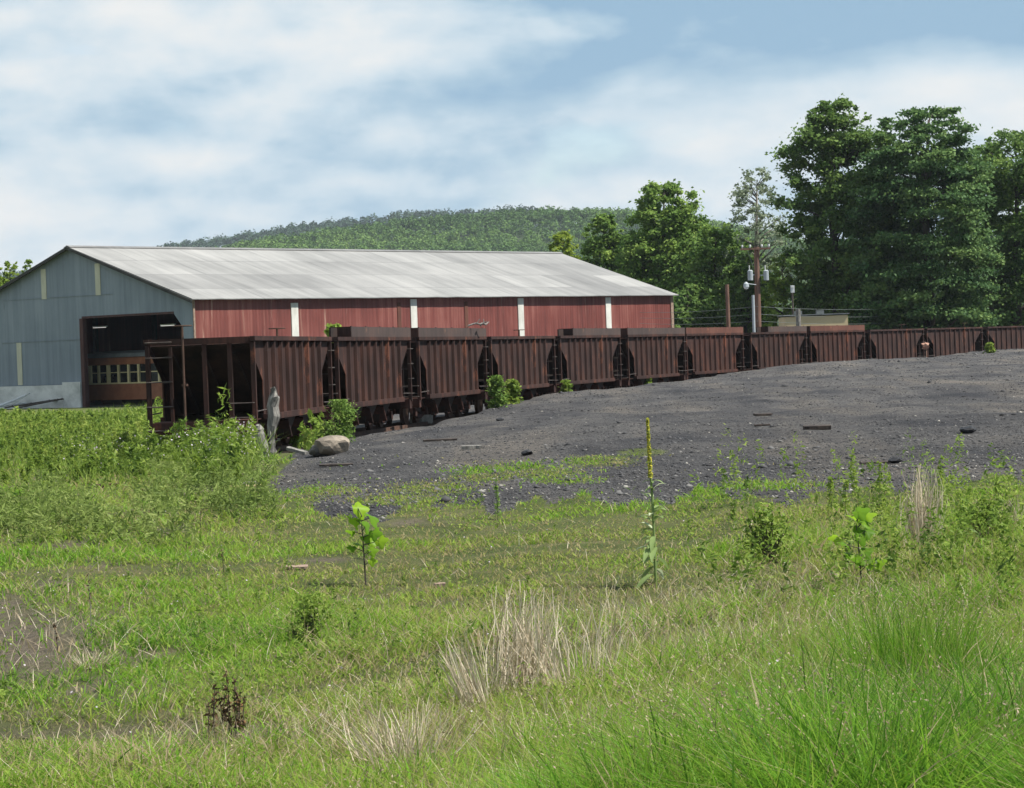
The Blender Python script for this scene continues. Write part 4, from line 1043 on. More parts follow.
# ---- weeds on the left: stems with many narrow leaves
def weed_bed(name, n, region, hrange, mat, label, seed, per=34, leaf=.055, spread=.16, stemmat=None, mask=None, aspect=3.0, tm=.55):
    px, py, P, r = sample(n, *region, seed)
    if mask is not None:
        k = r.uniform(size=len(px)) < mask(px, py); px, py, P = px[k], py[k], P[k]
    n = len(px)
    hm = r.uniform(*hrange, n) * (1 + .25 * vnoise(P[:, 0], P[:, 1], 1.4, seed)) * r.lognormal(0, .25, n) * np.where(py < 486, .55 + .45 * sstep(95, 190, px + .5 * (py - 440)), 1)
    idx = np.repeat(np.arange(n), per); N_ = n * per
    t = r.uniform(.08, 1.02, N_)
    a = r.uniform(0, 6.28, N_); q = spread * np.sqrt(r.uniform(0, 1, N_)) * (1.15 - .85 * t)
    ln = r.normal(0, .14, (n, 2))
    C = P[idx].copy()
    C[:, 0] += np.cos(a) * q * hm[idx] * 1.4 + ln[idx, 0] * t * hm[idx]; C[:, 1] += np.sin(a) * q * hm[idx] * 1.4 + ln[idx, 1] * t * hm[idx]
    C[:, 2] += t * hm[idx]
    sz = np.maximum(leaf * r.uniform(.6, 1.2, N_), P[idx, 1] / F * 1.1 * (.6 if aspect > 3.5 else 1))
    V, Fc = leaf_quads(C, sz, .25, r, aspect)
    ti = np.clip(tm + r.normal(0, .14, N_) + r.normal(0, .16, n)[idx] + .12 * vnoise(P[:, 0], P[:, 1], 2.0, seed + 1)[idx], 0, 1)
    tag(np_mesh(name, V, Fc, mat, None, ti), label, 'weeds', kind='stuff')
    return px, py, P, hm
def wm(px, py):
    return np.clip(sstep(268, 238, px + 10 * np.sin(py * .2)) * (.12 + .88 * sstep(480, 452, py + 10 * np.sin(px * .05) + 6 * np.sin(px * .13))), 0, 1)
weed_bed('weeds', 2600, (-70, 300, 421, 486), (.30, .66), M['weed'], 'thick bright green weeds growing along the left before the barn', 51, mask=wm, leaf=.035, per=70, aspect=4.2)
weed_bed('weeds', 700, (110, 262, 433, 470), (.40, .72), M['weed'], 'taller leafy weeds in front of the nearest hopper car', 52, per=130, spread=.2, leaf=.034, aspect=4.2, mask=lambda x, y: np.where(x < 246, .2 + .75 * ell(x, y, 200, 455, 50, 14), 0))
weed_bed('low_weeds', 900, (-70, 330, 413, 428), (.20, .5), M['weed'], 'distant weeds at the foot of the barn gable', 53, per=24, leaf=.09)
weed_bed('feathery_weeds', 1100, (-80, 200, 462, 552), (.16, .36), M['feather'], 'grey green feathery weeds at the left', 54, per=40, leaf=.018, spread=.3, aspect=5.5, mask=lambda x, y: np.clip((1.0 * ell(x, y, 30, 510, 110, 36) + .06) * (.55 + .6 * vnoise(x, y * 2, 18, 77)), 0, 1))
weed_bed('feathery_weeds', 200, (150, 275, 470, 520), (.16, .36), M['feather'], 'wispy grey green weeds left of the pale plank', 55, per=36, leaf=.018, spread=.3, aspect=5.5)
weed_bed('trackside_weeds', 90, (285, 322, 432, 452), (.35, .7), M['weed'], 'bright weeds between the leaning post and the boulder', 56, per=50)
weed_bed('tall_weeds', 1300, (690, 1480, 480, 620), (.28, .5), M['weed'], 'leafy green weeds standing in the grass on the right', 57, per=60, leaf=.018, spread=.15, mask=lambda x, y: .15 + .6 * ell(x, y, 1000, 540, 110, 40), tm=.5)
weed_bed('scattered_weeds', 420, (-70, 560, 500, 740), (.10, .24), M['weed'], 'small leafy weeds scattered over the short turf', 58, per=40, leaf=.011, spread=.35, mask=lambda x, y: .35 + .6 * ell(x, y, 320, 640, 60, 30), tm=.5)
px, py, P, r = sample(30000, -80, 300, 414, 486, 62)
k = r.uniform(size=len(px)) < wm(px, py); px, py, P = px[k], py[k], P[k]; n = len(px)
blades('weed_grass', P, r.uniform(.25, .72, n) * (1 + .25 * vnoise(P[:, 0], P[:, 1], 1.4, 51)) * (.5 + .5 * sstep(95, 190, px)), np.maximum(.006, P[:, 1] / F * .9) * r.uniform(.6, 1.4, n), np.clip(r.normal(.5, .2, n), 0, 1), M['weed'], 'tall grass blades standing among the left weeds', lean=.3, droop=.3, seg=3, seed=6)
# pale pink blossoms
px, py, P, r = sample(2000, 60, 256, 450, 484, 59)
k = r.uniform(size=len(px)) < .12 + ell(px, py, 215, 464, 45, 10); P = P[k]; n = len(P)
P[:, 2] += r.uniform(.25, .75, n)
V, Fc = leaf_quads(P, np.full(n, .030), .4, r, 1.1)
tag(np_mesh('pink_blossoms', V, Fc, M['petal'], None, r.uniform(0, 1, n)), 'pale pink blossoms speckled over the weeds at the left', 'flowers', kind='stuff')
px, py, P, r = sample(900, -60, 900, 500, 760, 60)
k = ~coal_mask(px, py); P = P[k][:260]; n = len(P); P[:, 2] += grass_field(*proj(P), P)[0] * .9
V, Fc = leaf_quads(P, np.full(n, .012), .8, r, 1.1)
tag(np_mesh('white_blossoms', V, Fc, M['petal'], None, r.uniform(.7, 1, n)), 'tiny white blossoms and seed fluff dotted in the turf', 'flowers', kind='stuff')

# ---- gravel and coal lumps
px, py, P, r = sample(165000, -60, 1520, 335, 525, 61)
k = coal_mask(px, py) & (track_dist(P[:, 0], P[:, 1]) > 2.0); px, py, P = px[k], py[k], P[k]; n = len(P)
sz = np.minimum(np.maximum(.012, P[:, 1] / F * .55) * r.lognormal(-.05, .5, n) * np.where(r.uniform(size=n) < .02, 1.6, 1), .12)
dirs = np.array([(1, 0, 0), (-1, 0, 0), (0, 1, 0), (0, -1, 0), (0, 0, 1), (0, 0, -1)], float)
V = P[:, None] + dirs[None] * sz[:, None, None] * r.uniform(.5, 1.3, (n, 6, 1)) * np.array([1.1, 1.1, .6]) + r.normal(0, .15, (n, 6, 3)) * sz[:, None, None]
tri = np.array([(0, 2, 4), (2, 1, 4), (1, 3, 4), (3, 0, 4), (2, 0, 5), (1, 2, 5), (3, 1, 5), (0, 3, 5)])
Fc = (np.arange(n) * 6)[:, None, None] + tri[None]
ti = np.clip(r.beta(1.6, 2.2, n) * .95, 0, .9); ti = np.where(r.uniform(size=n) < .018 + .045 * sstep(430, 490, py), r.uniform(.84, 1, n), ti)
tag(np_mesh('coal_gravel', V.reshape(-1, 3), Fc.reshape(-1, 3), M['gravel'], None, np.repeat(ti, 8), nside=3), 'coal lumps and pale stone chips strewn over the yard', 'gravel', kind='stuff')

# ------------------------------------------------------------------ single things on the ground
def lump(name, label, px, py, size, mat, cat, seed, squash=.7, group=None, dims=(1, 1, 1), sink=.2):
    r = random.Random(seed); p = g1(px, py)
    bm = bmesh.new(); bmesh.ops.create_icosphere(bm, subdivisions=3, radius=1)
    ks = [Vector((r.gauss(0, 1), r.gauss(0, 1), r.gauss(0, 1))).normalized() for _ in range(9)]; dd = [r.uniform(.62, .92) for _ in ks]
    for v in bm.verts:
        for q, d in zip(ks, dd):        # chopped by planes: a broken stone, not a ball
            s = v.co.dot(q)
            if s > d: v.co -= q * (s - d) * .92
        v.co += v.co.normalized() * (.03 * math.sin(v.co.x * 9 + seed) + .03 * math.sin(v.co.y * 11 + v.co.z * 7))
        v.co = Vector((v.co.x * dims[0], v.co.y * dims[1], v.co.z * dims[2] * squash)) * size
    o = mesh_obj(name, bm, mat, smooth=False); o.location = (p[0], p[1], p[2] + size * squash * dims[2] * (1 - sink)); o.rotation_euler = (0, 0, r.uniform(0, 6))
    tag(o, label, cat, group); return o
lump('boulder', 'big tan boulder at the edge of the coal by the car', 333, 454, .29, M['stone'], 'boulder', 3, .62, dims=(1.15, .8, 1)).rotation_euler = (0, 0, .3)
lump('boulder', 'small dark lump standing for the shaded left side of the big tan boulder', 319, 456, .19, noisy('shaded_stone', (.06, .055, .05), (.14, .125, .11), (5, 5, 5), bump=.5), 'boulder', 5, .7)  # added dark lump: the boulder's shaded left side put into shape and colour
p = g1(422, 427)
bm = bmesh.new(); box(bm, (0, 0, .2), (.6, .5, .42)); bmesh.ops.bevel(bm, geom=bm.edges, offset=.03, segments=2, affect='EDGES')
o = mesh_obj('concrete_block', bm, M['concrete']); o.location = p + np.array([0, -.5, .14]); o.rotation_euler = (0.03, .04, .85); tag(o, 'squared concrete block lying on the coal beside the cars', 'concrete block')
lump('pale_stone', 'flat pale stone behind the sawn plank', 250, 487, .12, M['concrete'], 'stone', 8, .45)
for k, (px, py, s_, lab) in enumerate(((968, 433, .13, 'black lump of coal on the right of the yard'), (527, 455, .10, 'black lump of coal right of the pale stick'), (500, 421, .11, 'black lump of coal near the row of cars'), (895, 463, .085, 'black lump beside the low plank near the weeds'))):
    lump('coal_lump', lab, px, py, s_, noisy('coal_black', (.012, .012, .014), (.03, .03, .033), (6, 6, 6), rough=.6), 'coal lump', 20 + k, .5, 'coal lumps lying on the yard')

def plank(name, label, px, py, ln_px, ang, mat, th=.05, wd=.16, cat='plank', group='planks strewn over the coal yard', tilt=.0):
    p = g1(px, py); ln = ln_px * p[1] / F
    bm = bmesh.new()
    n = 6; r = random.Random(int(px))
    prev = None
    rows = []
    for i in range(n + 1):
        x = -ln / 2 + ln * i / n; w0 = wd * (1 + r.uniform(-.12, .12)); yo = r.uniform(-.01, .01)
        rows.append([bm.verts.new((x, yo + sy * w0 / 2, sz * th / 2)) for sy, sz in ((-1, -1), (1, -1), (1, 1), (-1, 1))])
    for a_, b_ in zip(rows, rows[1:]):
        for j in range(4): bm.faces.new((a_[j], a_[(j + 1) % 4], b_[(j + 1) % 4], b_[j]))
    bm.faces.new(rows[0][::-1]); bm.faces.new(rows[-1])
    o = mesh_obj(name, fin(bm), mat); o.location = (p[0], p[1], p[2] + th / 2 + .008 + abs(math.sin(tilt)) * ln / 2); o.rotation_euler = (.1, tilt, ang)
    tag(o, label, cat, group); return o
plank('sawn_plank', 'short pale yellow plank lying where the turf meets the coal', 246, 493, 30, .1, M['pale_wood'], .09, .15, group=None)
plank('dark_plank', 'thick dark timber lying on the right half of the coal yard', 817, 430, 27, .05, M['dark_wood'], 0.072, 0.160)
plank('dark_plank', 'small dark plank left of the thick timber, farther off', 763, 416, 18, .3, M['dark_wood'], 0.045, 0.128)
plank('dark_plank', 'thin dark plank just below the small dark one', 762, 426, 16, .1, M['dark_wood'], 0.027, 0.080)
plank('dark_plank', 'low dark plank near the weeds on the right', 880, 464, 40, .12, M['dark_wood'], 0.027, 0.112)
plank('dark_plank', 'long dark plank lying in front of the boulder', 336, 466, 34, .08, M['dark_wood'], 0.027, 0.112)
plank('dark_plank', 'dark plank on the coal beyond the concrete block', 440, 441, 34, .15, M['dark_wood'], 0.032, 0.112)
plank('pale_stick', 'pale stick lying on the coal right of the concrete block', 472, 449, 20, .2, M['grey_wood'], .05, .09)
plank('pink_board', 'pinkish board lying in the turf left of the sapling', 297, 569, 22, .05, M['pink_wood'], .018, .09, group=None)
plank('pink_board', 'short pinkish board in the turf right of the sapling', 440, 588, 11, .2, M['pink_wood'], .03, .05, group=None)
plank('rusty_bar', 'rust brown bar half hidden under the left weeds', 108, 488, 24, .35, M['rust_red'], .06, .08, group=None)
plank('grey_board', 'grey board pointing up beside the leaning post', 297, 455, 22, -.4, M['grey_wood'], .05, .12, group=None, tilt=.25)

def snag(name, label, base, top, Y, r0_, r1_, mat, cat, seed, burl=False):
    b = at(*base, Y); t = at(*top, Y); b[2] = min(b[2], float(gz(b[0], b[1])) - .05)
    r = random.Random(seed); bm = bmesh.new(); n = 9; pts = []; rad = []
    L_ = np.linalg.norm(t - b)
    for i in range(n):
        f = i / (n - 1); q = b + (t - b) * f
        pts.append((q[0] - b[0] + r.gauss(0, .018) * L_ * .5, r.gauss(0, .01), q[2] - b[2])); rd = r0_ + (r1_ - r0_) * f
        if burl: rd *= (1 + .55 * math.exp(-((f - .78) / .2) ** 2)) * r.uniform(.85, 1.15)
        rad.append(rd if i < n - 1 else rd * .55)
    tube(bm, pts, rad, 10)
    for v in bm.verts: v.co += Vector((r.gauss(0, .012), r.gauss(0, .012), r.gauss(0, .012))) * (1.5 if burl else .6)
    o = mesh_obj(name, bm, mat); o.location = b; tag(o, label, cat); return o
snag('driftwood_stump', 'tall pale gnarled dead stump against the nearest hopper car', (270, 440), (274, 388), 52, .06, .10, M['grey_wood'], 'dead stump', 2, True)
snag('leaning_post', 'short grey wooden post leaning beside the green weeds', (265, 459), (258, 425), 49, .11, .09, M['grey_wood'], 'post', 4)
snag('thin_stake', 'thin white stake standing left of the boulder', (309, 452), (308, 434), 53, .05, .04, M['white_metal'], 'stake', 6)

# scrap caught in the gap between two far cars, sticks on a car rim
q = at(925.5, 346, 141)
bm = bmesh.new(); bmesh.ops.create_icosphere(bm, subdivisions=2, radius=.2)
for v in bm.verts: v.co += Vector((random.gauss(0, .05), random.gauss(0, .05), random.gauss(0, .05)))
box(bm, (0.05, 0, -.55), (.06, .06, .6))
o = mesh_obj('orange_scrap', bm, M['foam']); o.location = q; tag(o, 'faded orange scrap wedged between two cars far along the row', 'scrap')
c3, h3 = cars_pose[2]
for k, (px, lab) in enumerate(((474, 'pale dead stick lying on the rim of a boarded car'), (481, 'second pale stick crossing on the rim of that boarded car'))):
    Yq = corner[3][1] - 3.2 + k * .9; q = at(px, 327, Yq)
    bm = bmesh.new(); tube(bm, [(-.3, 0, 0), (-.05, .05, .07), (.15, 0, .03), (.33, -.05, .12)], [.03, .035, .03, .015], 6); tube(bm, [(0, 0, .06), (.1, .05, .22)], [.02, .01], 5)
    o = mesh_obj('dead_stick', bm, M['grey_wood']); o.location = (q[0] + .1, q[1], HZ1 + .36); o.rotation_euler = (0, 0, k * 1.2); tag(o, lab, 'stick')

def bush(name, label, px, py, w_px, h_px, Y, leaf, n, seed, size=.07, cat='bush', z0=None, pine=False):
    r = np.random.default_rng(seed); b = at(px, py, Y); z = float(gz(b[0], b[1])) if z0 is None else z0
    top = at(px, py - h_px, Y)[2]; hgt = max(top - z, .3); R = w_px / 2 * Y / F
    e = empty(name, (b[0], b[1], z)); tag(e, label, cat)
    nc = 34; cl = []
    while len(cl) < nc:
        t = r.uniform(0, 1); a = r.uniform(0, 6.28); env = math.sqrt(max(0, 1 - (t * 1.05) ** 2)) ** .9 if not pine else (1 - t) ** .7
        q = math.sqrt(r.uniform(0, 1)) * env * R * .85; cl.append((q * math.cos(a), q * math.sin(a), .08 * hgt + t * hgt * .9))
    cl = np.array(cl); idx = r.integers(0, nc, n)
    C = cl[idx] + r.normal(size=(n, 3)) * R * .24; C[:, 2] = np.clip(C[:, 2], .02, hgt)
    V, Fc = leaf_quads(C, size, .35, r, 1.8 if not pine else 3.5)
    np_mesh('foliage', V, Fc, LM[leaf] if leaf in LM else M[leaf], e, np.clip(r.normal(.55, .18, n) + r.normal(0, .15, nc)[idx], 0, 1))
    bm = bmesh.new()
    for k in range(9):
        c = cl[k]; tube(bm, [(0, 0, -.05), (c[0] * .4, c[1] * .4, c[2] * .5), tuple(c)], [.03, .02, .008], 5)
    mesh_obj('stems', bm, M['twig'], e)
bush('pine_seedling', 'feathery young pine between the boulder and the second car', 340, 440, 36, 40, 57, 'mid', 2600, 71, .035, pine=False)
bush('leafy_bush', 'bright leafy bush growing in the gap beside the third car', 497, 406, 20, 30, 80, 'mid', 1100, 72, .07)
bush('rim_bush', 'yellow green bush growing up through the gap above the car tops', 336, 400, 30, 74, 68.5, 'light', 2200, 73, .10, z0=0.2)
bush('green_tuft', 'small green tuft at the foot of the fourth car from the end with ladder', 513, 404, 16, 24, 82, 'weed', 700, 74, .08)
bush('green_tuft', 'small green tuft below the dark car nearest the last white strip', 567, 401, 13, 20, 92, 'weed', 600, 75, .08)
bush('green_tuft', 'small green tuft under the car with pale scaly patches', 647, 386, 12, 11, 108, 'weed', 500, 76, .09)
bush('green_tuft', 'small green tuft in the last gap of the row', 990, 353, 9, 10, 147, 'weed', 400, 77, .11)
bush('leafy_weed', 'leafy green weed clump right of the mullein', 768, 560, 56, 56, 19, 'weed', 900, 78, .022)
bush('leafy_weed', 'green weed clump low behind the tall grass at right edge', 985, 545, 60, 48, 20, 'weed', 900, 79, .022)
bush('low_weed', 'bushy green weed cluster in the turf left of the big pale sheaf', 312, 648, 62, 46, 14, 'weed', 1300, 80, .013)

# sapling: a stem with big lobed leaves
M['sap'] = leafmat('sapling_leaf', [(0, (.075, .17, .016)), (.5, (.15, .29, .022)), (1, (.30, .46, .03))], .55, .4)
def sapling(label, px, ybase, ytop, leaves, seed, scale):
    r = random.Random(seed); b = g1(px, ybase); Y = b[1]
    e = empty('sapling', b); tag(e, label, 'sapling')
    bm = bmesh.new(); hh_ = (ybase - ytop) * Y / F
    tube(bm, [(0, 0, 0), (-.01, .02, hh_ * .5), (-.02, .04, hh_ * .82)], [.007, .005, .003], 7)
    st = mesh_obj('stem', bm, M['bark'], e)
    for (lx, ly, s, ti, rot) in leaves:
        q = at(lx, ly, Y + r.uniform(-.08, .08)) - b
        n = 25; bm = bmesh.new(); ctr = bm.verts.new((0, 0, 0)); ring = []
        for i in range(n):
            a = 2 * math.pi * i / n; rr = s * scale * .78 * (.5 + .16 * math.cos(a) + .13 * math.cos(5 * a) * (1 if abs(a - math.pi) > 1 else 0))
            ring.append(bm.verts.new((rr * math.cos(a), rr * math.sin(a), .10 * s * scale * math.cos(2 * a) - .12 * s * scale)))
        for i in range(n): bm.faces.new((ctr, ring[i], ring[(i + 1) % n]))
        rotm = Matrix.Rotation(rot, 3, 'Z') @ Matrix.Rotation(r.uniform(.5, 1.1), 3, 'X') @ Matrix.Rotation(r.uniform(-.4, .4), 3, 'Y')
        for v in bm.verts: v.co = rotm @ v.co + Vector(q)
        z_at = min(max(q[2] - .03, .05), hh_ * .88)
        me_o = mesh_obj('leaf', bm, M['sap'], e, smooth=True)
        a_ = me_o.data.attributes.new('tint', 'FLOAT', 'FACE'); a_.data.foreach_set('value', [ti] * len(me_o.data.polygons))
        bm = bmesh.new(); tube(bm, [(-.015 * z_at / hh_, 0, z_at), tuple(q)], [.004, .002], 5); mesh_obj('leaf_stalk', bm, M['bark'], me_o)
sapling('bright green sapling with large leaves standing alone in the turf', 366, 587, 506,
        [(358, 508, .13, .95, .3), (356, 520, .12, .85, 2.), (372, 517, .13, .5, .8), (366, 526, .12, .45, 1.6), (352, 531, .08, .6, 2.6), (364, 536, .10, .6, .2), (373, 533, .10, .55, -.4), (379, 541, .10, .95, .1), (369, 541, .10, .7, 1.), (361, 545, .09, .6, 2.2), (371, 551, .08, .6, .4), (353, 547, .07, .4, 2.8), (371, 561, .07, .9, 0.), (360, 512, .11, .8, 1.2)], 5, 1.25)
sapling('broad leaved green sapling among the tall grass on the right', 862, 590, 508,
        [(858, 512, .12, .55, .3), (866, 514, .11, .9, .1), (855, 516, .11, .85, 2.), (863, 522, .10, .6, 1.), (838, 537, .10, .9, 2.8), (847, 545, .10, .4, 2.), (860, 534, .14, .35, .6), (866, 531, .10, .3, 0.), (856, 556, .13, .35, 2.2), (864, 552, .10, .3, .5), (873, 563, .14, .7, .1), (866, 566, .11, .5, 1.), (849, 553, .09, .35, 2.5), (860, 560, .09, .4, .3)], 9, 1.2)

# mullein
def mullein():
    b = g1(656, 585); Y = b[1]; s = Y / F; H_ = (585 - 418) * s
    e = empty('mullein_plant', b); tag(e, 'tall mullein with a yellow flower spike standing in front of the coal yard', 'mullein')
    gm = leafmat('mullein_green', [(0, (.15, .22, .07)), (.5, (.24, .32, .12)), (1, (.50, .55, .36))], .35, .7)
    ym = leafmat('mullein_yellow', [(0, (.20, .26, .04)), (.5, (.40, .37, .05)), (1, (.66, .54, .08))], .3)
    def setti(o, f): a = o.data.attributes.new('tint', 'FLOAT', 'FACE'); a.data.foreach_set('value', [f() for _ in o.data.polygons])
    r = random.Random(3); bm = bmesh.new()
    tube(bm, [(0, 0, 0), (-.005, 0, H_ * .5), (-.02, 0, H_ * .98)], [.010, .009, .006], 8); setti(mesh_obj('stalk', bm, gm, e), lambda: .4)
    bm = bmesh.new(); 
    for i in range(420):
        t = 1 - .36 * r.uniform(0, 1) ** 1.4; z = H_ * t; a = r.uniform(0, 6.28); rd = .0135 * (1.15 - .75 * (t - .55) / .45) * r.uniform(.7, 1.1)
        c = Vector((-.02 * t + rd * math.cos(a), rd * math.sin(a), z)); q = .010
        u = Vector((r.gauss(0, 1), r.gauss(0, 1), r.gauss(0, 1))).normalized(); v = u.orthogonal().normalized()
        bm.faces.new([bm.verts.new(c + d) for d in (-u * q, v * q, u * q, -v * q)])
    setti(mesh_obj('flower_spike', bm, ym, e), lambda: r.uniform(0, .8))
    for i in range(40):
        t = r.uniform(.05, .70); a = r.uniform(0, 6.28); ln = .24 * (1.0 - t) * r.uniform(.7, 1.2); wd = ln * .28
        d = Vector((math.cos(a), math.sin(a), 0)); sd = Vector((-d.y, d.x, 0)); up_ = Vector((0, 0, 1)); bm = bmesh.new()
        base = Vector((0, 0, H_ * t)); rise = r.uniform(.3, .9) if t > .3 else r.uniform(-.1, .5)
        rows = []
        for k in range(5):
            f = k / 4; c = base + d * ln * f * .9 + up_ * (ln * (rise * f - .55 * f * f)); w = wd * math.sin(math.pi * (.08 + .88 * f)) 
            rows.append((bm.verts.new(c - sd * w / 2 + up_ * w * .15), bm.verts.new(c), bm.verts.new(c + sd * w / 2 + up_ * w * .15)))
        for p_, q_ in zip(rows, rows[1:]):
            bm.faces.new((p_[0], p_[1], q_[1], q_[0])); bm.faces.new((p_[1], p_[2], q_[2], q_[1]))
        tv = r.choice((.3, .4, .5, .95)); setti(mesh_obj('leaf', bm, gm, e, smooth=True), lambda: tv)
mullein()

# tufts of dead grass
def tuft(label, px, py, w_px, h_px, n, seed, lean=0., mat='dry', name='dead_grass_clump', cat='grass clump', tlo=.2, wmul=1.0, fan=False):
    r = np.random.default_rng(seed); b = g1(px, py); s = b[1] / F; w, hg = w_px * s, h_px * s
    P = np.zeros((n, 3)); a = r.uniform(0, 6.28, n); q = np.sqrt(r.uniform(0, 1, n)) * w * (.28 if not fan else .42)
    P[:, 0] = q * np.cos(a); P[:, 1] = q * np.sin(a)
    if fan: P2 = P * np.array([.12, .12, 1])
    else: P2 = P * 2.2
    tip = np.stack([P2[:, 0] + r.normal(0, w * (.2 if not fan else .17), n) + lean * hg, P2[:, 1] * .7 + r.normal(0, w * .2, n), hg * (r.uniform(.45, 1.05, n) if not fan else r.uniform(.4, 1.05, n))], 1)
    T = np.linspace(0, 1, 5); rows = []
    sd = np.stack([np.ones(n), r.normal(0, .5, n), r.normal(0, .3, n)], 1); sd /= np.linalg.norm(sd, axis=1)[:, None]
    bend = r.normal(0, .07, (n, 3)) * hg
    ww = np.maximum(.0042, s * .95) * r.uniform(.7, 1.2, n) * wmul
    for t in T:
        c = P + (tip - P) * t + bend * math.sin(math.pi * t)
        rows.append(np.stack([c - sd * (ww * (1 - .7 * t) / 2)[:, None], c + sd * (ww * (1 - .7 * t) / 2)[:, None]], 1))
    V = np.stack(rows, 1).reshape(n, -1, 3); base = np.arange(n) * 10
    f = np.concatenate([np.stack([base + 2 * k, base + 2 * k + 1, base + 2 * k + 3, base + 2 * k + 2], 1)[:, None] for k in range(4)], 1).reshape(-1, 4)
    o = np_mesh(name, V.reshape(-1, 3), f, M[mat], None, np.repeat(r.uniform(tlo, 1, n), 4)); o.location = b; tag(o, label, cat)
tuft('big pale sheaf of dead grass in the middle of the foreground', 528, 704, 120, 114, 260, 81, .02, wmul=1.6, tlo=.3, fan=True)
tuft('slanting bundle of dead grass left of the big pale sheaf', 484, 720, 30, 90, 90, 82, -.30, wmul=1.5, tlo=.35)
tuft('pale dry grass clump standing up right of the broad leaved sapling', 921, 552, 30, 84, 170, 83, .06, wmul=1.3, tlo=.3)
tuft('dead grass tangle at the bottom edge left of the centre', 405, 784, 110, 78, 230, 84, .0, wmul=1.5, tlo=.3)
tuft('sparse tall dry stems right of the big pale sheaf', 594, 694, 60, 118, 46, 85, .05, wmul=1.2)
tuft('thin pale dry clump near the right edge', 1012, 540, 22, 44, 60, 86, 0)
tuft('brown dead clump on the bare patch at the left', 92, 668, 46, 20, 90, 87, .05, tlo=0.0)
tuft('lush tall green grass tussock in the right foreground', 915, 715, 120, 120, 700, 88, .02, mat='grass', cat='grass clump', name='grass_tussock', tlo=.5)

# single tall stems
def stalk(name, label, px, py, h_px, seed, mat, leafm, n=40, lsize=.02, spread=.03, lo=.2, cat='weed', stems=1, rad=.004, tl=(.3, .9)):
    r = np.random.default_rng(seed); b = g1(px, py); s = b[1] / F
    e = empty(name, b); tag(e, label, cat)
    bm = bmesh.new(); Cs = []
    for k in range(stems):
        x0, y0 = (r.normal() * 9 * s, r.normal() * 9 * s) if k else (0, 0); hh_ = h_px * s * (1 if k == 0 else r.uniform(.55, .95)); lx = r.normal() * .06 * hh_
        pts = [(x0, y0, -.02), (x0 + lx * .4, y0, hh_ * .5), (x0 + lx, y0, hh_)]
        tube(bm, pts, [max(rad, s * .5), max(rad * .8, s * .4), rad * .4], 5)
        t = r.uniform(lo, 1, n); a = r.uniform(0, 6.28, n); q = spread * (1.15 - t) * 1.2 + spread * .2
        Cs.append(np.stack([x0 + lx * t + q * np.cos(a), y0 + q * np.sin(a), hh_ * t], 1))
    mesh_obj('stem', bm, mat, e)
    C = np.concatenate(Cs); V, Fc = leaf_quads(C, lsize, .3, r, 2.6)
    np_mesh('foliage', V, Fc, leafm, e, r.uniform(*tl, len(C)))
gs = noisy('green_stem', (.08, .12, .03), (.14, .18, .05), (4, 4, 4))
M['brown_leaf'] = leafmat('brown_seed', [(0, (.06, .042, .025)), (.5, (.12, .075, .04)), (1, (.30, .13, .045))], .1, .8)
for px, py, hp, sd, lab in ((881, 540, 78, 91, 'tall slim green weed left of the pale dry clump'), (863, 530, 68, 92, 'slim green weed above the broad leaved sapling'), (938, 545, 88, 93, 'tallest slim green weed right of the pale dry clump'),
                            (845, 520, 40, 94, 'low slim weed left of the broad leaved sapling'), (1000, 530, 52, 95, 'green weed stem near the right edge of the yard'), (832, 515, 38, 97, 'slim weed farthest left of the stand by the sapling')):
    stalk('weed_stalk', lab, px, py, hp, sd, gs, M['weed'], 110, .020, .035, cat='weed')
stalk('dead_dock', 'dark brown dead dock stems at the lower left', 232, 742, 72, 101, M['bark'], M['brown_leaf'], 22, .011, .012, .3, 'dead weed', 14, .003, (0, .7))
stalk('dead_dock', 'rust topped dead dock stem in the tall grass at lower right', 914, 762, 72, 102, M['dark_wood'], M['brown_leaf'], 70, .010, .012, .7, 'dead weed', 1, .004, (.5, 1))
for px, py, hp, sd, lab in ((92, 640, 66, 111, 'bare pale stem standing over the brown patch at left'), (58, 652, 28, 112, 'short dark stem on the bare patch at left'), (200, 530, 24, 113, 'small dark stem in the turf left of the pale plank'),
                            (224, 575, 26, 114, 'thin brown stem in the turf below the pale plank')):
    stalk('bare_stem', lab, px, py, hp, sd, M['dark_wood'] if sd != 111 else M['grey_wood'], M['brown_leaf'], 14, .010, .012, .5, 'bare stem', 1, .003, (0, .5))
stalk('young_willow_weed', 'dark slender weed standing beyond the sapling at the turf edge', 498, 520, 40, 121, gs, LM['mid'], 90, .018, .02, .1, 'weed')

# ------------------------------------------------------------------ sky, sun, air
SUN_EL, SUN_AZ = R_(56), R_(104)          # azimuth measured from the view direction towards the right
sd = Vector((math.sin(SUN_AZ) * math.cos(SUN_EL), math.cos(SUN_AZ) * math.cos(SUN_EL), math.sin(SUN_EL)))
sun = bpy.data.lights.new('sun', 'SUN'); sun.energy = 4.6; sun.angle = R_(.6); sun.color = (1, .955, .88)
so = bpy.data.objects.new('sun', sun); link(so); so.rotation_euler = sd.to_track_quat('Z', 'Y').to_euler(); so.location = (60, -20, 120)

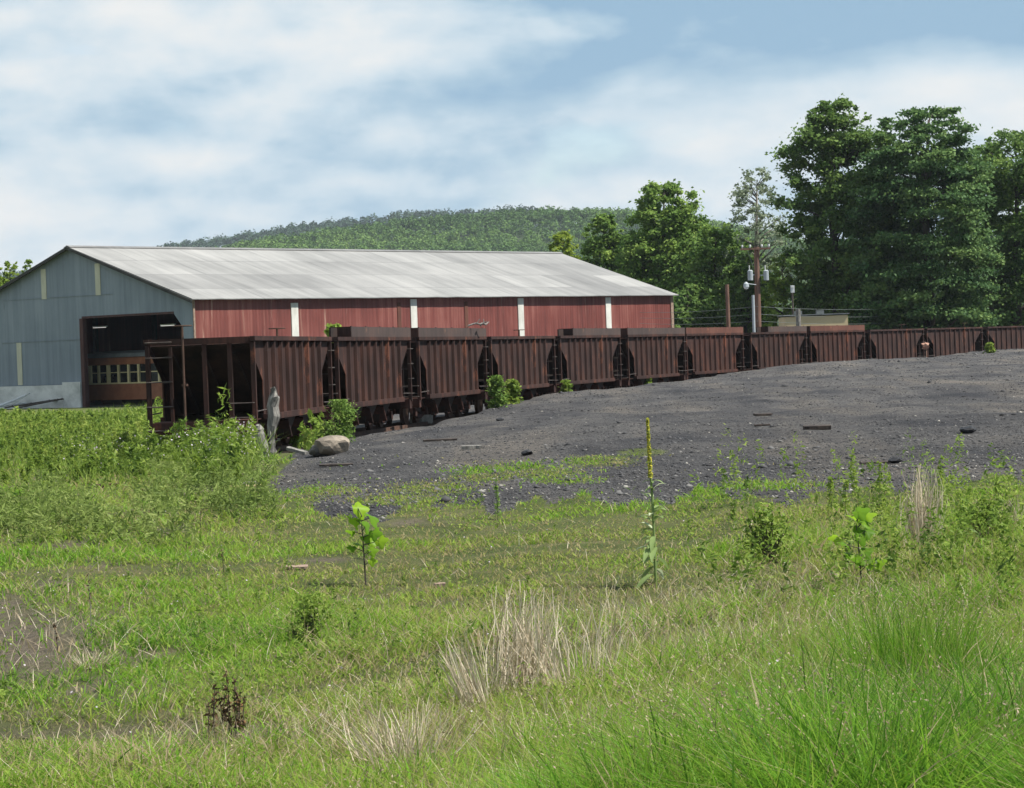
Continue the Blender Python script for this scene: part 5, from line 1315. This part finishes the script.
w = bpy.data.worlds.new('World'); scene.world = w; w.use_nodes = True
nt = w.node_tree; bg = nt.nodes['Background']
sky = nt.nodes.new('ShaderNodeTexSky'); sky.sky_type = 'NISHITA'; sky.sun_disc = False
sky.sun_elevation = SUN_EL; sky.sun_rotation = SUN_AZ; sky.air_density = 1; sky.dust_density = 1.2; sky.ozone_density = 1.5
tc = nt.nodes.new('ShaderNodeTexCoord')
def smap(scale, loc=(0, 0, 0)):
    mp = nt.nodes.new('ShaderNodeMapping'); mp.inputs['Scale'].default_value = scale; mp.inputs['Location'].default_value = loc
    nt.links.new(tc.outputs['Generated'], mp.inputs['Vector']); return mp.outputs[0]
def wn(scale, loc, detail=7, rough=.55, dist=.3):
    n = N(nt, 'ShaderNodeTexNoise', Scale=1.0, Detail=detail, Roughness=rough, Distortion=dist); nt.links.new(smap(scale, loc), n.inputs['Vector']); return n.outputs['Fac']
def mth(op, a, b, c=None):
    n = nt.nodes.new('ShaderNodeMath'); n.operation = op
    for i, v in enumerate((a, b, c)):
        if v is None: continue
        if isinstance(v, (int, float)): n.inputs[i].default_value = v
        else: nt.links.new(v, n.inputs[i])
    return n.outputs[0]
def mrange(v, a, b, lo=0., hi=1.):
    n = nt.nodes.new('ShaderNodeMapRange'); n.interpolation_type = 'SMOOTHSTEP'
    nt.links.new(v, n.inputs[0]); n.inputs[1].default_value = a; n.inputs[2].default_value = b; n.inputs[3].default_value = lo; n.inputs[4].default_value = hi
    return n.outputs[0]
sep = nt.nodes.new('ShaderNodeSeparateXYZ'); nt.links.new(tc.outputs['Generated'], sep.inputs[0])
X_, Z_ = sep.outputs[0], sep.outputs[2]
cover = wn((11, 11, 26), (3.1, 1.2, .4))             # the cloud deck
tone = wn((6, 6, 24), (1.7, 5.2, 2.4), 6, .5, .1)      # its lighter and greyer bands
puff = wn((19, 19, 34), (.3, 2.2, 7.9), 8, .52, .15)     # lumpy edges
cov = mth('ADD', cover, mth('MULTIPLY', mth('SUBTRACT', puff, .5), .25))
puff_up = wn((19, 19, 34), (.3, 2.2, 7.9 + .30), 8, .52, .15)      # the same cloud a little higher: tops catch the light, undersides go grey
big = wn((8, 8, 22), (6.3, .2, 1.9), 6, .48, .1); big_up = wn((8, 8, 22), (6.3, .2, 1.9 + .32), 6, .48, .1)
relief = mth('ADD', mth('MULTIPLY', mth('SUBTRACT', puff, puff_up), .38), mth('MULTIPLY', mth('SUBTRACT', big, big_up), .60))
light = mth('ADD', mth('MULTIPLY', tone, .62), mth('MULTIPLY', puff, .40))
light = mth('ADD', light, relief)
dark = mth('MULTIPLY', mrange(X_, -.07, .06), mrange(mth('ADD', Z_, mth('MULTIPLY', mth('SUBTRACT', puff, .5), .09)), .085, .128))   # heavier cloud overhead to the right
cmask = mrange(mth('ADD', cov, mth('MULTIPLY', dark, .2)), .20, .42)
light = mth('SUBTRACT', light, mth('MULTIPLY', dark, .31))
cc = nt.nodes.new('ShaderNodeValToRGB'); e_ = cc.color_ramp.elements
e_[0].position = .26; e_[0].color = (.165, .262, .355, 1); e_[1].position = .80; e_[1].color = (.505, .497, .485, 1)
for p_, c_ in ((.38, (.245, .332, .402)), (.47, (.328, .396, .445)), (.57, (.402, .443, .468)), (.67, (.462, .474, .476))):
    x = e_.new(p_); x.color = (*c_, 1)
nt.links.new(light, cc.inputs[0])
sk = nt.nodes.new('ShaderNodeMix'); sk.data_type = 'RGBA'; sk.blend_type = 'MULTIPLY'; sk.inputs[0].default_value = 1; nt.links.new(sky.outputs[0], sk.inputs[6]); sk.inputs[7].default_value = (.10, .10, .10, 1)
mx = nt.nodes.new('ShaderNodeMix'); mx.data_type = 'RGBA'; nt.links.new(cmask, mx.inputs[0]); nt.links.new(sk.outputs[2], mx.inputs[6]); nt.links.new(cc.outputs[0], mx.inputs[7])
nt.links.new(mx.outputs[2], bg.inputs[0]); bg.inputs[1].default_value = 1.0

HAZE = 0.00008
if HAZE:
    bm = bmesh.new(); box(bm, (0, 1400, 95), (6400, 7000, 215)) 
    hz = mesh_obj('haze', bm, None); m = bpy.data.materials.new('haze_air'); m.use_nodes = True; nt = m.node_tree; nt.nodes.remove(nt.nodes['Principled BSDF'])
    pv = nt.nodes.new('ShaderNodeVolumePrincipled'); pv.inputs['Color'].default_value = (.82, .90, 1, 1); pv.inputs['Density'].default_value = HAZE; pv.inputs['Anisotropy'].default_value = .2
    nt.links.new(pv.outputs[0], nt.nodes['Material Output'].inputs['Volume']); hz.data.materials.append(m); tag(hz, kind='stuff')

scene.view_settings.view_transform = 'Standard'; scene.view_settings.look = 'None'; scene.view_settings.gamma = 1; scene.view_settings.use_curve_mapping = False
scene.view_settings.exposure = .88
scene.cycles.max_bounces = 6; scene.cycles.transparent_max_bounces = 4; scene.cycles.volume_bounces = 0
scene.cycles.use_denoising = True
